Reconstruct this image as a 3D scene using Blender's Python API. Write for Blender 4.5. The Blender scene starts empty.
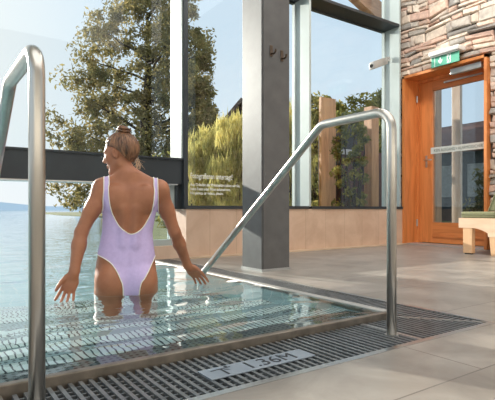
import bpy, bmesh, math, random
import numpy as np
from mathutils import Vector, Matrix
random.seed(7)
rng = np.random.default_rng(7)
scene = bpy.context.scene
C = scene.collection
PI = math.pi

# ------------------------------------------------------------------ helpers
def link(o, parent=None):
    C.objects.link(o)
    if parent is not None:
        o.parent = parent
    return o

def tag(o, label=None, cat=None, group=None, kind=None):
    if label: o['label'] = label
    if cat: o['category'] = cat
    if group: o['group'] = group
    if kind: o['kind'] = kind
    return o

def empty(name, loc=(0, 0, 0), rz=0.0):
    o = bpy.data.objects.new(name, None)
    o.location = loc
    o.rotation_euler = (0, 0, rz)
    o.empty_display_size = 0.1
    C.objects.link(o)
    return o

def mesh_obj(name, verts, faces, m, parent=None, smooth=False, off=None):
    me = bpy.data.meshes.new(name)
    me.from_pydata([tuple(v) for v in verts], [], [tuple(f) for f in faces])
    me.materials.append(m)
    if smooth:
        me.polygons.foreach_set('use_smooth', [True] * len(me.polygons))
    me.update()
    o = bpy.data.objects.new(name, me)
    return link(o, parent)

def np_obj(name, V, F, m, parent=None, smooth=True):
    """V (n,3), F (m,3|4) arrays"""
    me = bpy.data.meshes.new(name)
    V = np.asarray(V, np.float32); F = np.asarray(F, np.int32)
    k = F.shape[1]
    me.vertices.add(len(V)); me.vertices.foreach_set('co', V.ravel())
    me.loops.add(F.size); me.loops.foreach_set('vertex_index', F.ravel())
    me.polygons.add(len(F))
    me.polygons.foreach_set('loop_start', np.arange(0, F.size, k, dtype=np.int32))
    me.polygons.foreach_set('loop_total', np.full(len(F), k, np.int32))
    me.polygons.foreach_set('use_smooth', np.full(len(F), smooth, bool))
    me.materials.append(m)
    me.update(calc_edges=True); me.validate()
    o = bpy.data.objects.new(name, me)
    return link(o, parent)

class MB:
    """collects simple shapes, links them as one mesh"""
    def __init__(s): s.v = []; s.f = []
    def add(s, V, F):
        n = len(s.v); s.v += [tuple(v) for v in V]; s.f += [tuple(i + n for i in f) for f in F]; return s
    def box(s, x0, x1, y0, y1, z0, z1, b=0.0):
        if b <= 0:
            V = [(x, y, z) for z in (z0, z1) for y in (y0, y1) for x in (x0, x1)]
            F = [(0, 2, 3, 1), (4, 5, 7, 6), (0, 1, 5, 4), (2, 6, 7, 3), (0, 4, 6, 2), (1, 3, 7, 5)]
            return s.add(V, F)
        bm = bmesh.new()
        bmesh.ops.create_cube(bm, size=1)
        for v in bm.verts:
            v.co = ((x0 + x1) / 2 + v.co.x * (x1 - x0), (y0 + y1) / 2 + v.co.y * (y1 - y0), (z0 + z1) / 2 + v.co.z * (z1 - z0))
        bmesh.ops.bevel(bm, geom=bm.edges[:], offset=b, segments=2, affect='EDGES', profile=0.5)
        bm.verts.index_update()
        s.add([v.co[:] for v in bm.verts], [[v.index for v in f.verts] for f in bm.faces]); bm.free(); return s
    def prism(s, poly, axis, a0, a1):
        """poly: 2D points in the two axes other than axis (in xyz order)"""
        def p(u, w, a):
            return (a, u, w) if axis == 'x' else (u, a, w) if axis == 'y' else (u, w, a)
        n = len(poly)
        V = [p(u, w, a0) for u, w in poly] + [p(u, w, a1) for u, w in poly]
        F = [list(range(n))[::-1], list(range(n, 2 * n))] + [(i, (i + 1) % n, n + (i + 1) % n, n + i) for i in range(n)]
        return s.add(V, F)
    def tube(s, pts, r, seg=16, caps=True):
        pts = [Vector(p) for p in pts]; n = len(pts)
        rr = r if hasattr(r, '__len__') else [r] * n
        t0 = (pts[1] - pts[0]).normalized()
        up = Vector((0, 0, 1)) if abs(t0.z) < .9 else Vector((1, 0, 0))
        a = t0.cross(up).normalized()
        V = []; prev = t0
        for i in range(n):
            if i == 0: t = t0
            elif i == n - 1: t = (pts[-1] - pts[-2]).normalized()
            else: t = ((pts[i + 1] - pts[i]).normalized() + (pts[i] - pts[i - 1]).normalized()).normalized()
            a = (prev.rotation_difference(t) @ a); a = (a - t * a.dot(t)).normalized(); prev = t
            b = t.cross(a)
            for k in range(seg):
                q = 2 * PI * k / seg
                V.append(pts[i] + (a * math.cos(q) + b * math.sin(q)) * rr[i])
        F = [(i * seg + k, i * seg + (k + 1) % seg, (i + 1) * seg + (k + 1) % seg, (i + 1) * seg + k) for i in range(n - 1) for k in range(seg)]
        if caps:
            F += [tuple(range(seg))[::-1], tuple(range((n - 1) * seg, n * seg))]
        return s.add(V, F)
    def build(s, name, m, parent=None, smooth=False):
        o = mesh_obj(name, s.v, s.f, m, parent, smooth)
        return o

def autosmooth(o, ang=40):
    me = o.data
    me.polygons.foreach_set('use_smooth', [True] * len(me.polygons))
    bm = bmesh.new(); bm.from_mesh(me)
    for e in bm.edges:
        if len(e.link_faces) == 2 and e.calc_face_angle(0) > math.radians(ang): e.smooth = False
    bm.to_mesh(me); bm.free()
    return o

# ------------------------------------------------------------------ materials
def lin(c):
    c = [x / 255 for x in c]
    return tuple(x / 12.92 if x <= .04045 else ((x + .055) / 1.055) ** 2.4 for x in c)

class NT:
    def __init__(s, name):
        s.m = bpy.data.materials.new(name); s.m.use_nodes = True
        s.nt = s.m.node_tree; s.nt.nodes.clear()
        s.out = s.n('ShaderNodeOutputMaterial')
    def n(s, t, **kw):
        x = s.nt.nodes.new(t)
        for k, v in kw.items(): setattr(x, k, v)
        return x
    def l(s, a, b): s.nt.links.new(a, b)
    def coord(s, scale=(1, 1, 1), which='Object'):
        tc = s.n('ShaderNodeTexCoord'); mp = s.n('ShaderNodeMapping')
        mp.inputs['Scale'].default_value = scale
        s.l(tc.outputs[which], mp.inputs['Vector']); return mp.outputs['Vector']
    def noise(s, vec, scale, detail=4, rough=.55, dist=0):
        x = s.n('ShaderNodeTexNoise'); x.inputs['Scale'].default_value = scale
        x.inputs['Detail'].default_value = detail; x.inputs['Roughness'].default_value = rough
        x.inputs['Distortion'].default_value = dist
        s.l(vec, x.inputs['Vector']); return x.outputs['Fac']
    def ramp(s, fac, stops):
        r = s.n('ShaderNodeValToRGB'); e = r.color_ramp.elements
        while len(e) < len(stops): e.new(.5)
        for i, (p, c) in enumerate(stops): e[i].position = p; e[i].color = (*lin(c), 1)
        s.l(fac, r.inputs['Fac']); return r.outputs['Color']
    def bump(s, h, strength=.3, dist=.01):
        b = s.n('ShaderNodeBump'); b.inputs['Strength'].default_value = strength; b.inputs['Distance'].default_value = dist
        s.l(h, b.inputs['Height']); return b.outputs['Normal']
    def principled(s, col=None, rough=.5, metal=0, normal=None, **kw):
        p = s.n('ShaderNodeBsdfPrincipled')
        if col is not None:
            if isinstance(col, (tuple, list)): p.inputs['Base Color'].default_value = (*lin(col), 1)
            else: s.l(col, p.inputs['Base Color'])
        if isinstance(rough, (int, float)): p.inputs['Roughness'].default_value = rough
        else: s.l(rough, p.inputs['Roughness'])
        p.inputs['Metallic'].default_value = metal
        if normal is not None: s.l(normal, p.inputs['Normal'])
        for k, v in kw.items(): p.inputs[k.replace('_', ' ')].default_value = v
        return p
    def done(s, shader):
        s.l(shader.outputs[0], s.out.inputs['Surface']); return s.m

def simple(name, c0, c1=None, scale=8, rough=.5, metal=0, bump=0, stretch=(1, 1, 1), dist=.004, **kw):
    t = NT(name); v = t.coord(stretch)
    c1 = c1 or tuple(int(x * .86) for x in c0)
    f = t.noise(v, scale)
    col = t.ramp(f, [(.3, c1), (.7, c0)])
    nrm = t.bump(f, bump, dist) if bump else None
    return t.done(t.principled(col, rough, metal, nrm, **kw))

def wood(name, light, dark, axis='z', rough=.45, scale=6):
    t = NT(name)
    st = {'x': (.12, 1, 1), 'y': (1, .12, 1), 'z': (1, 1, .12)}[axis]
    v = t.coord(st); f = t.noise(v, scale * 2.2, 6, .6, .8)
    col = t.ramp(f, [(.25, dark), (.55, light), (.8, tuple(min(255, int(x * 1.06)) for x in light))])
    return t.done(t.principled(col, rough, 0, t.bump(f, .15, .003)))

M = {}
def steel(name, c, rough):
    t = NT(name); v = t.coord((1, 1, .05)); f = t.noise(v, 90, 2)
    col = t.ramp(f, [(.2, tuple(int(x * .93) for x in c)), (.8, c)])
    return t.done(t.principled(col, rough, 1.0))
M['rail'] = steel('brushed_rail_steel', (205, 200, 192), .3)
M['steel'] = steel('strip_steel', (200, 200, 198), .32)
M['weir'] = simple('pool_rim_steel', (150, 140, 128), (118, 110, 100), 14, .42, .75)
M['grate'] = simple('grate_bar', (134, 137, 138), (104, 107, 108), 20, .36, .4)
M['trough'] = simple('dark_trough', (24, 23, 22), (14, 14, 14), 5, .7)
M['dark_frame'] = simple('anthracite_frame', (56, 62, 66), (48, 53, 57), 3, .4, .2)
M['fin'] = simple('grey_fin', (172, 182, 180), (160, 170, 168), 3, .45, .1)
M['column'] = simple('column_paint', (98, 97, 96), (86, 85, 84), 9, .5, 0, .05)
M['hook'] = simple('hook_metal', (120, 105, 92), (90, 78, 66), 20, .35, .9)
M['door_wood'] = wood('larch_door', (214, 134, 74), (182, 104, 50), 'z')
M['door_wood_h'] = wood('larch_rail', (208, 128, 70), (174, 98, 46), 'y')
M['bench_wood'] = wood('pale_bench_wood', (236, 204, 174), (222, 184, 150), 'y')
M['bench_leg'] = wood('bench_leg_wood', (226, 184, 142), (206, 160, 116), 'z')
M['timber'] = wood('weathered_timber', (206, 158, 116), (160, 112, 76), 'z')
M['timber_x'] = wood('rafter_timber', (188, 140, 104), (140, 96, 66), 'x')
M['pine'] = wood('knotty_pine', (246, 212, 182), (220, 176, 140), 'z')
M['cushion'] = simple('sage_fabric', (140, 140, 106), (120, 120, 88), 60, .9, 0, .2)
M['white_plastic'] = simple('white_plastic', (232, 232, 228), (222, 222, 218), 6, .4)
M['green_sign'] = simple('sign_green', (104, 184, 156), (94, 174, 146), 4, .4)
M['white_print'] = simple('white_print', (244, 246, 242), (236, 238, 234), 4, .5)
M['plate'] = simple('marker_plate', (150, 160, 170), (134, 145, 156), 10, .4, .2)
M['dark_print'] = simple('dark_print', (36, 40, 46), (28, 32, 38), 10, .5)
M['glass_print'] = simple('glass_lettering', (232, 232, 222), (220, 220, 210), 10, .6)
M['tape'] = simple('pale_tape', (206, 212, 206), (196, 202, 196), 10, .6)
M['tape_print'] = simple('tape_print', (96, 110, 104), (84, 98, 92), 10, .6)
M['silver'] = simple('closer_silver', (186, 186, 184), (172, 172, 170), 6, .4, .5)
M['ceiling'] = wood('ceiling_boards', (222, 212, 198), (206, 194, 178), 'y')
M['plaster'] = simple('warm_plaster', (206, 202, 196), (196, 192, 186), 3, .8)
M['slate'] = simple('slate_wall', (70, 76, 80), (52, 58, 62), 4, .7)
M['house_roof'] = simple('brown_roof', (96, 84, 78), (70, 60, 56), 9, .8, stretch=(1, 1, 6))
M['red_roof'] = simple('rust_roof', (128, 84, 66), (96, 60, 48), 6, .8, stretch=(1, 1, 5))
M['mauve'] = simple('mauve_panel', (112, 72, 66), (84, 52, 50), 2, .6)
M['bark'] = simple('bark', (70, 58, 44), (44, 36, 28), 6, .9, stretch=(1, 1, .2), bump=.4)
M['lamp_metal'] = simple('camera_housing', (178, 176, 170), (150, 148, 144), 8, .4)

def leaf_mat(name, c0, c1, c2, tr=.45):
    t = NT(name); v = t.coord(); f = t.noise(v, .9, 3); g = t.noise(v, 9, 2)
    mx = t.n('ShaderNodeMath', operation='MULTIPLY_ADD'); mx.inputs[1].default_value = .5
    t.l(g, mx.inputs[0])
    h = t.n('ShaderNodeMath', operation='MULTIPLY'); h.inputs[1].default_value = .5; t.l(f, h.inputs[0]); t.l(h.outputs[0], mx.inputs[2])
    col = t.ramp(mx.outputs[0], [(.36, c0), (.5, c1), (.63, c2)])
    d = t.n('ShaderNodeBsdfDiffuse'); t.l(col, d.inputs['Color'])
    tl = t.n('ShaderNodeBsdfTranslucent'); t.l(col, tl.inputs['Color'])
    m = t.n('ShaderNodeMixShader'); m.inputs[0].default_value = tr
    t.l(d.outputs[0], m.inputs[1]); t.l(tl.outputs[0], m.inputs[2])
    return t.done(m)
M['leaf'] = leaf_mat('maple_leaves', (96, 96, 66), (144, 134, 88), (194, 172, 116))
M['leaf_far'] = leaf_mat('far_leaves', (88, 96, 78), (116, 118, 92), (146, 140, 104))
M['bamboo'] = leaf_mat('reed_blades', (160, 156, 96), (206, 196, 124), (236, 218, 140), .5)
M['hedge'] = leaf_mat('hedge_leaves', (92, 98, 58), (146, 142, 80), (204, 184, 104), .45)

def glass_mat(name, tint=(1, 1, 1), refl=1.0):
    t = NT(name)
    tr = t.n('ShaderNodeBsdfTransparent'); tr.inputs['Color'].default_value = (*tint, 1)
    gl = t.n('ShaderNodeBsdfGlossy'); gl.inputs['Roughness'].default_value = .02
    ge = t.n('ShaderNodeNewGeometry'); dt = t.n('ShaderNodeVectorMath', operation='DOT_PRODUCT')
    t.l(ge.outputs['Normal'], dt.inputs[0]); t.l(ge.outputs['Incoming'], dt.inputs[1])
    ab = t.n('ShaderNodeMath', operation='ABSOLUTE'); t.l(dt.outputs['Value'], ab.inputs[0])
    om = t.n('ShaderNodeMath', operation='SUBTRACT'); om.inputs[0].default_value = 1; t.l(ab.outputs[0], om.inputs[1])
    pw = t.n('ShaderNodeMath', operation='POWER'); t.l(om.outputs[0], pw.inputs[0]); pw.inputs[1].default_value = 5
    fr = t.n('ShaderNodeMath', operation='MULTIPLY_ADD'); t.l(pw.outputs[0], fr.inputs[0]); fr.inputs[1].default_value = .95; fr.inputs[2].default_value = .04
    v = t.coord(); f = t.noise(v, .6, 2)
    k = t.n('ShaderNodeMath', operation='MULTIPLY'); t.l(fr.outputs[0], k.inputs[0])
    k2 = t.n('ShaderNodeMath', operation='MULTIPLY_ADD'); t.l(f, k2.inputs[0]); k2.inputs[1].default_value = .2 * refl; k2.inputs[2].default_value = .9 * refl
    t.l(k2.outputs[0], k.inputs[1])
    m = t.n('ShaderNodeMixShader'); t.l(k.outputs[0], m.inputs[0]); t.l(tr.outputs[0], m.inputs[1]); t.l(gl.outputs[0], m.inputs[2])
    return t.done(m)
M['glass'] = glass_mat('window_glass', (.97, .985, .98), .65)
M['glass_tint'] = glass_mat('flap_glass', (.92, .96, .96))
M['glass_door'] = glass_mat('door_glass', (.86, .90, .92), 1.3)

def tile_mat(name, c0, c1, mortar, w, h, plane='xy', rough=.45, off=.5, msize=.003, scale=2.0, bump=.15, shift=(0, 0, 0)):
    t = NT(name); tc = t.n('ShaderNodeTexCoord'); mp = t.n('ShaderNodeMapping')
    mp.inputs['Location'].default_value = shift
    mp.inputs['Rotation'].default_value = {'xy': (0, 0, 0), 'xz': (PI / 2, 0, 0), 'yz': (PI / 2, 0, PI / 2)}[plane] if plane != 'yz' else (0, 0, 0)
    if plane == 'xz': mp.inputs['Rotation'].default_value = (-PI / 2, 0, 0)
    t.l(tc.outputs['Object'], mp.inputs['Vector'])
    br = t.n('ShaderNodeTexBrick'); br.offset = off; br.squash = 1
    br.inputs['Scale'].default_value = 1; br.inputs['Brick Width'].default_value = w; br.inputs['Row Height'].default_value = h
    br.inputs['Mortar Size'].default_value = msize; br.inputs['Mortar Smooth'].default_value = .2
    br.inputs['Color1'].default_value = (.9, .9, .9, 1); br.inputs['Color2'].default_value = (1.05, 1.05, 1.05, 1); br.inputs['Mortar'].default_value = (1, 1, 1, 1)
    t.l(mp.outputs[0], br.inputs['Vector'])
    f = t.noise(tc.outputs['Object'], scale, 8, .62, .6)
    col = t.ramp(f, [(.3, c1), (.7, c0)])
    mul = t.n('ShaderNodeMixRGB', blend_type='MULTIPLY'); mul.inputs[0].default_value = 1
    t.l(col, mul.inputs[1]); t.l(br.outputs['Color'], mul.inputs[2])
    mx = t.n('ShaderNodeMixRGB'); t.l(br.outputs['Fac'], mx.inputs[0]); t.l(mul.outputs[0], mx.inputs[1]); mx.inputs[2].default_value = (*lin(mortar), 1)
    inv = t.n('ShaderNodeMath', operation='SUBTRACT'); inv.inputs[0].default_value = 1; t.l(br.outputs['Fac'], inv.inputs[1])
    return t.done(t.principled(mx.outputs[0], rough, 0, t.bump(inv.outputs[0], bump, .003)))
M['deck'] = tile_mat('stone_deck_tiles', (162, 155, 146), (126, 119, 111), (104, 98, 92), 1.1, .55, 'xy', .38, .5, .003, 3.2, shift=(.2, .3, 0))
M['wall_tile'] = tile_mat('travertine_wall_tiles', (218, 190, 166), (194, 162, 138), (168, 140, 118), .335, .62, 'xz', .5, 0, .002, 3.0, shift=(.15, 0, .48))
M['pool_tile'] = tile_mat('pool_tiles', (190, 222, 226), (170, 208, 214), (214, 230, 230), .1, .1, 'xy', .3, 0, .004, 3.0)
M['ground'] = simple('lawn', (120, 122, 66), (88, 96, 50), 3, .95, bump=.4)
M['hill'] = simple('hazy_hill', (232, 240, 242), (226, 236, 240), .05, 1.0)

# steel pool steps: dotted grip
def step_mat(name, c0, c1):
    t = NT(name); tc = t.n('ShaderNodeTexCoord')
    vo = t.n('ShaderNodeTexVoronoi'); vo.inputs['Scale'].default_value = 1; vo.inputs['Randomness'].default_value = 0
    mp = t.n('ShaderNodeMapping'); mp.inputs['Scale'].default_value = (40, 40, 40); t.l(tc.outputs['Object'], mp.inputs['Vector'])
    t.l(mp.outputs[0], vo.inputs['Vector'])
    r = t.ramp(vo.outputs['Distance'], [(.26, c0), (.4, c1)])
    return t.done(t.principled(r, .4, .3))
M['step'] = step_mat('dotted_step_steel', (80, 98, 102), (150, 174, 178)); M['step_dark'] = step_mat('dotted_top_step', (54, 62, 64), (118, 128, 128))
M['nosing'] = tile_mat('ribbed_step_nosing', (36, 70, 78), (28, 58, 66), (210, 228, 226), .026, .4, 'xy', .4, 0, .011, 4)
M['basin'] = M['pool_tile']

def water_mat():
    t = NT('pool_water'); v = t.coord((1, 1, 1))
    a = t.noise(t.coord((.6, 1.25, 1)), 2.8, 2, .45, .7); b = t.noise(t.coord((1, .8, 1)), 9, 2, .5, .6)
    m = t.n('ShaderNodeMath', operation='MULTIPLY_ADD'); t.l(b, m.inputs[0]); m.inputs[1].default_value = .09; t.l(a, m.inputs[2])
    nrm = t.bump(m.outputs[0], 1.0, .021)
    p = t.principled((238, 250, 252), .0, 0, nrm, IOR=1.42)
    p.inputs['Transmission Weight'].default_value = 1.0
    return t.done(p)
M['water'] = water_mat()
def lake_mat():
    t = NT('lake_water'); f = t.noise(t.coord((1, .5, 1)), 1.6, 4)
    p = t.principled((150, 178, 184), .06, 0, t.bump(f, .6, .05), IOR=1.33)
    return t.done(p)
M['lake'] = lake_mat()

def stone_mat():
    t = NT('rubble_stone'); a = t.n('ShaderNodeVertexColor'); a.layer_name = 'Col'
    v = t.coord(); f = t.noise(v, 16, 8, .65); g = t.noise(v, 45, 4)
    r = t.ramp(f, [(.2, (182, 172, 166)), (.7, (255, 252, 248))])
    mul = t.n('ShaderNodeMixRGB', blend_type='MULTIPLY'); mul.inputs[0].default_value = .9
    t.l(a.outputs[0], mul.inputs[1]); t.l(r, mul.inputs[2])
    return t.done(t.principled(mul.outputs[0], .85, 0, t.bump(f, .6, .02)))
M['stone'] = stone_mat()

def skin_mat():
    t = NT('tanned_skin'); v = t.coord(); f = t.noise(v, 7, 5); g = t.noise(v, 120, 2)
    col = t.ramp(f, [(.3, (152, 96, 67)), (.7, (182, 122, 88))])
    p = t.principled(col, .48, 0, t.bump(g, .08, .002))
    p.inputs['Subsurface Weight'].default_value = .12
    p.inputs['Subsurface Radius'].default_value = (.02, .008, .005)
    return t.done(p)
M['skin'] = skin_mat()
M['suit'] = simple('lilac_fabric', (206, 186, 228), (196, 175, 219), 60, .7, 0, .06, dist=.001)
M['piping'] = simple('cream_piping', (246, 240, 226), (236, 230, 216), 30, .7)
M['hair'] = simple('light_brown_hair', (150, 106, 74), (54, 36, 26), 20, .4, stretch=(3, 3, .5), bump=.3)
M['hair_fine'] = simple('blond_strands', (214, 180, 140), (180, 140, 104), 14, .5)
M['eye'] = simple('eye_white', (232, 228, 222), (222, 216, 210), 10, .2)
M['lip'] = simple('lip_colour', (176, 100, 88), (160, 88, 76), 30, .4)

# ------------------------------------------------------------------ key measurements (metres, deck level z = 0, x runs along the window wall, y into the lake)
PX0, PX1 = .19, 1.78        # stair bay of the pool
PY = 1.45                   # near pool rim
GX, GY = 2.10, 1.09         # outer edge of overflow gutter
WY, WF = 4.60, 4.33         # glazing plane, tiled parapet front
SX = 5.80                   # stone wall face
LX = -3.2                   # left pool side
WZ = .02                    # water level
CEIL = 4.7

# ------------------------------------------------------------------ floor (deck)
fl = MB()
fl.box(-5.2, 5.8, -4.2, GY, -.25, 0)
fl.box(GX, 5.8, GY, 4.33, -.25, 0)
fl.box(-5.2, .15, GY, PY + .02, -.25, 0)
fl.box(1.90, 2.25, 4.33, 5.22, -.25, 0)
o = fl.build('floor', M['deck']); tag(o, 'beige grey stone tiled pool deck', 'floor', kind='structure')

# ------------------------------------------------------------------ walls
w = MB()
w.box(2.25, 5.78, WF, 4.66, 0, .50)
o = w.build('wall_back', M['wall_tile']); tag(o, 'low travertine tiled parapet under the windows', 'wall', kind='structure')
w = MB(); w.box(2.2, 5.78, WF - .025, WF + .34, .48, .505)
w = MB(); w.box(2.25, 5.7, WF - .10, WF, 0, .012)
o = w.build('baseboard_back', simple('border_stone', (206, 184, 158), (190, 166, 140), 5, .5)); tag(o, 'pale stone border strip along the parapet foot', 'baseboard', kind='structure')
w = MB(); w.box(1.80, 2.25, 4.36, 4.66, 0, .13)
o = w.build('trim_1', M['wall_tile']); tag(o, 'low tiled kerb under the small side pane', 'kerb', kind='structure')

# stone wall with door opening
DY0, DY1, DZ = 3.10, 4.335, 2.40
def stone_wall():
    V = []; F = []; col = []
    pal = [(236, 220, 204), (238, 212, 194), (224, 210, 196), (200, 192, 182), (244, 228, 210), (230, 196, 178), (182, 178, 172), (238, 222, 204), (220, 190, 172)]
    def stone(y0, y1, z0, z1):
        c = random.choice(pal); k = random.uniform(.86, 1.06)
        j = lambda s: random.uniform(-s, s)
        pr = random.uniform(.0, .035)
        n = len(V)
        corners = [(y0, z0), (y1, z0), (y1, z1), (y0, z1)]
        outer = [(y + j(.014), z + j(.012)) for y, z in corners]
        cy, cz = (y0 + y1) / 2, (z0 + z1) / 2
        ins = [(y + math.copysign(min(.014, (y1 - y0) * .2), cy - y), z + math.copysign(min(.012, (z1 - z0) * .2), cz - z)) for y, z in outer]
        for y, z in outer: V.append((SX + .03, y, z))
        for y, z in outer: V.append((SX - pr * .5 + j(.004), y, z))
        for y, z in ins: V.append((SX - pr - .008 + j(.006), y, z))
        fs = [(0, 1, 5, 4), (1, 2, 6, 5), (2, 3, 7, 6), (3, 0, 4, 7), (4, 5, 9, 8), (5, 6, 10, 9), (6, 7, 11, 10), (7, 4, 8, 11), (8, 9, 10, 11)]
        for f in fs: F.append(tuple(n + i for i in f[::-1])); col.append(tuple(x * k for x in lin(c)))
    z = 0.0
    while z < CEIL:
        h = random.choice([.05, .07, .08, .1, .12, .14])
        y = -1.5 + random.uniform(0, .2)
        while y < 4.72:
            L = random.uniform(.1, .42) * (1 if h < .1 else .8)
            y1 = min(y + L, 4.74)
            hh = h
            segs = [(y, y1)]
            if z < DZ and z + h > 0:
                ns = []
                for a, b in segs:
                    if b <= DY0 or a >= DY1: ns.append((a, b))
                    else:
                        if a < DY0 - .03: ns.append((a, DY0))
                        if b > DY1 + .03: ns.append((DY1, b))
                segs = ns
            for a, b in segs:
                z1 = z + hh
                if b - a > .04:
                    if h >= .1 and random.random() < .3:
                        zm = z + h * random.uniform(.4, .6)
                        stone(a + .004, b - .004, z + .004, zm - .003); stone(a + .004, b - .004, zm + .003, z1 - .004)
                    else: stone(a + .004, b - .004, z + .004, z1 - .004)
            y = y1
        z += h
    for i, (x, yy, zz) in enumerate(V):
        wz = .022 * math.sin(4.1 * yy + 2.3 * zz) + .014 * math.sin(9.7 * yy - 3 * zz + 1) + .008 * math.sin(23 * yy + 5 * zz)
        fade = min(1, max(0, (zz - DZ - .02) / .2)) if DY0 - .1 < yy < DY1 + .1 and zz < DZ + .3 else 1
        V[i] = (x, yy, zz + wz * fade)
    # mortar backing in three blocks around the door
    nb = len(F)
    mb = MB(); mb.box(SX + .012, SX + .16, DY1, 4.74, 0, CEIL); mb.box(SX + .012, SX + .16, -1.5, DY0, 0, CEIL); mb.box(SX + .012, SX + .16, DY0, DY1, DZ, CEIL)
    n = len(V); V.extend(mb.v); F.extend([tuple(i + n for i in f) for f in mb.f]); col.extend([lin((96, 86, 78))] * len(mb.f))
    o = mesh_obj('wall_right', V, F, M['stone'])
    ca = o.data.color_attributes.new('Col', 'FLOAT_COLOR', 'CORNER')
    arr = []
    for p, c in zip(o.data.polygons, col):
        for _ in p.loop_indices: arr += [c[0], c[1], c[2], 1]
    ca.data.foreach_set('color', arr)
    tag(o, 'rough dry-laid rubble stone wall around the timber door', 'wall', kind='structure')
stone_wall()

w = MB(); w.box(-5.2, 5.8, -4.35, -4.2, -.2, CEIL)
o = w.build('wall_front', M['plaster']); tag(o, 'warm plaster wall behind the viewer', 'wall', kind='structure')
w = MB(); w.box(-5.2, 5.95, -4.35, 4.75, CEIL, CEIL + .12)
o = w.build('ceiling', M['ceiling']); tag(o, 'timber boarded ceiling', 'ceiling', kind='structure')

# ------------------------------------------------------------------ windows of the back wall
def window(name, label):
    e = empty(name, (0, 0, 0)); tag(e, label, 'window', kind='structure'); return e
# window 1 : large pane at the left above the dark beam
BZ0, BZ1 = .755, 1.01
w1 = window('window_1', 'large left window pane above the dark crossbeam')
b = MB(); b.box(-5.0, 2.26, 4.36, 4.62, BZ0, BZ1); b.box(-5.0, 2.26, 4.34, 4.36, BZ1 - .012, BZ1 + .006)
o = b.build('crossbeam', M['dark_frame'], w1); o['label'] = 'deep anthracite crossbeam over the pool opening'
b = MB(); b.box(-5.0, 2.17, 4.36, 4.60, BZ0 - .012, BZ0 - .002)
b.build('beam_trim', M['steel'], w1)
b = MB(); b.box(-5.0, 2.2, 4.56, 4.62, BZ1, BZ1 + .03); b.box(-5.0, 2.2, 4.56, 4.62, CEIL - .08, CEIL); b.box(-5, -4.94, 4.56, 4.62, BZ1, CEIL); b.box(-1.4, -1.34, 4.4, 4.62, BZ1, CEIL)
b.build('frame', M['dark_frame'], w1)
b = MB(); b.box(-4.94, 2.2, 4.585, 4.593, BZ1 + .02, CEIL - .06)
b.build('pane', M['glass'], w1)
b = MB(); b.box(2.205, 2.225, WF + .02, 4.6, BZ1, CEIL)
o = b.build('mullion_fin', M['fin'], w1); o['label'] = 'pale sunlit fin of the mullion'
b = MB(); b.box(2.225, 2.272, WF, 4.62, .5, CEIL)
b.build('mullion', M['dark_frame'], w1)

def fin(xa, parent, z0=.53, z1=CEIL, t=.03):
    b = MB(); b.box(xa, xa + t, WF, WY - .01, z0, z1); b.build('mullion_fin', M['fin'], parent)
    b = MB(); b.box(xa - .02, xa + t + .02, WY - .02, WY + .03, z0, z1); b.build('mullion', M['fin'], parent)

def rail(x0, x1, parent):
    b = MB(); b.box(x0, x1, WF, WY, 3.105, 3.14); b.box(x0, x1, WY - .02, WY + .03, 3.09, 3.15)
    o = b.build('crossbar', M['dark_frame'], parent)
def sill(x0, x1, parent):
    b = MB(); b.box(x0, x1, WF - .012, WY + .03, .50, .535)
    b.build('sill', M['dark_frame'], parent)
w2 = window('window_2', 'tall pane left of the steel column with white lettering')
sill(2.24, 3.92, w2)
b = MB(); b.box(2.25, 3.93, 4.585, 4.593, .53, CEIL - .02); b.build('pane', M['glass'], w2)
rail(2.27, 3.92, w2); fin(3.93, w2)
w3 = window('window_3', 'right window pane between the column and stone wall')
sill(3.97, 5.77, w3)
b = MB(); b.box(3.97, 5.70, 4.585, 4.593, .53, CEIL - .02); b.build('pane', M['glass'], w3)
rail(3.965, 5.65, w3); fin(5.655, w3); 
b = MB(); b.box(5.70, 5.775, WY - .03, WY + .05, .53, CEIL); b.build('frame', M['dark_frame'], w3)
# window 4: small fixed side pane under the beam
w4 = window('window_4', 'small fixed glass pane under the crossbeam beside parapet')
b = MB(); b.box(2.11, 2.165, 4.42, 4.48, .13, BZ0 - .012); b.box(1.80, 2.11, 4.42, 4.48, .13, .19); b.box(1.80, 1.83, 4.43, 4.47, .19, BZ0 - .012)
b.build('frame', M['fin'], w4)
b = MB(); b.box(1.83, 2.11, 4.447, 4.453, .19, BZ0 - .012); b.build('pane', M['glass_tint'], w4)
b = MB(); b.box(2.165, 2.25, 4.40, 4.60, .5, BZ0); b.build('post', M['dark_frame'], w4)

# ------------------------------------------------------------------ text helper
def text_mesh(name, s, size, m, parent, mat4, extrude=.0004, align='LEFT', bold=0.0, sx=1.0, width=None):
    cu = bpy.data.curves.new(name + '_curve', 'FONT'); cu.body = s; cu.size = size; cu.extrude = extrude; cu.align_x = align
    cu.offset = bold
    cu.resolution_u = 3
    t = bpy.data.objects.new(name + '_src', cu); C.objects.link(t)
    bpy.context.view_layer.update()
    dg = bpy.context.evaluated_depsgraph_get()
    me = bpy.data.meshes.new_from_object(t.evaluated_get(dg))
    me.name = name
    bpy.data.objects.remove(t); bpy.data.curves.remove(cu)
    if width:
        xs = [v.co.x for v in me.vertices]; sx = width / (max(xs) - min(xs))
    me.transform(Matrix.Diagonal((sx, 1, 1, 1)))
    me.transform(mat4)
    me.materials.clear(); me.materials.append(m)
    o = bpy.data.objects.new(name, me)
    return link(o, parent)
def basis(x, y, z, loc):
    m = Matrix((x, y, z)).transposed().to_4x4(); m.translation = loc; return m
FACE_Y = lambda loc: basis((1, 0, 0), (0, 0, 1), (0, -1, 0), loc)      # read while looking along +y
FACE_X = lambda loc: basis((0, -1, 0), (0, 0, 1), (-1, 0, 0), loc)     # read while looking along +x
FLAT = lambda loc: basis((1, 0, 0), (0, 1, 0), (0, 0, 1), loc)

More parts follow.
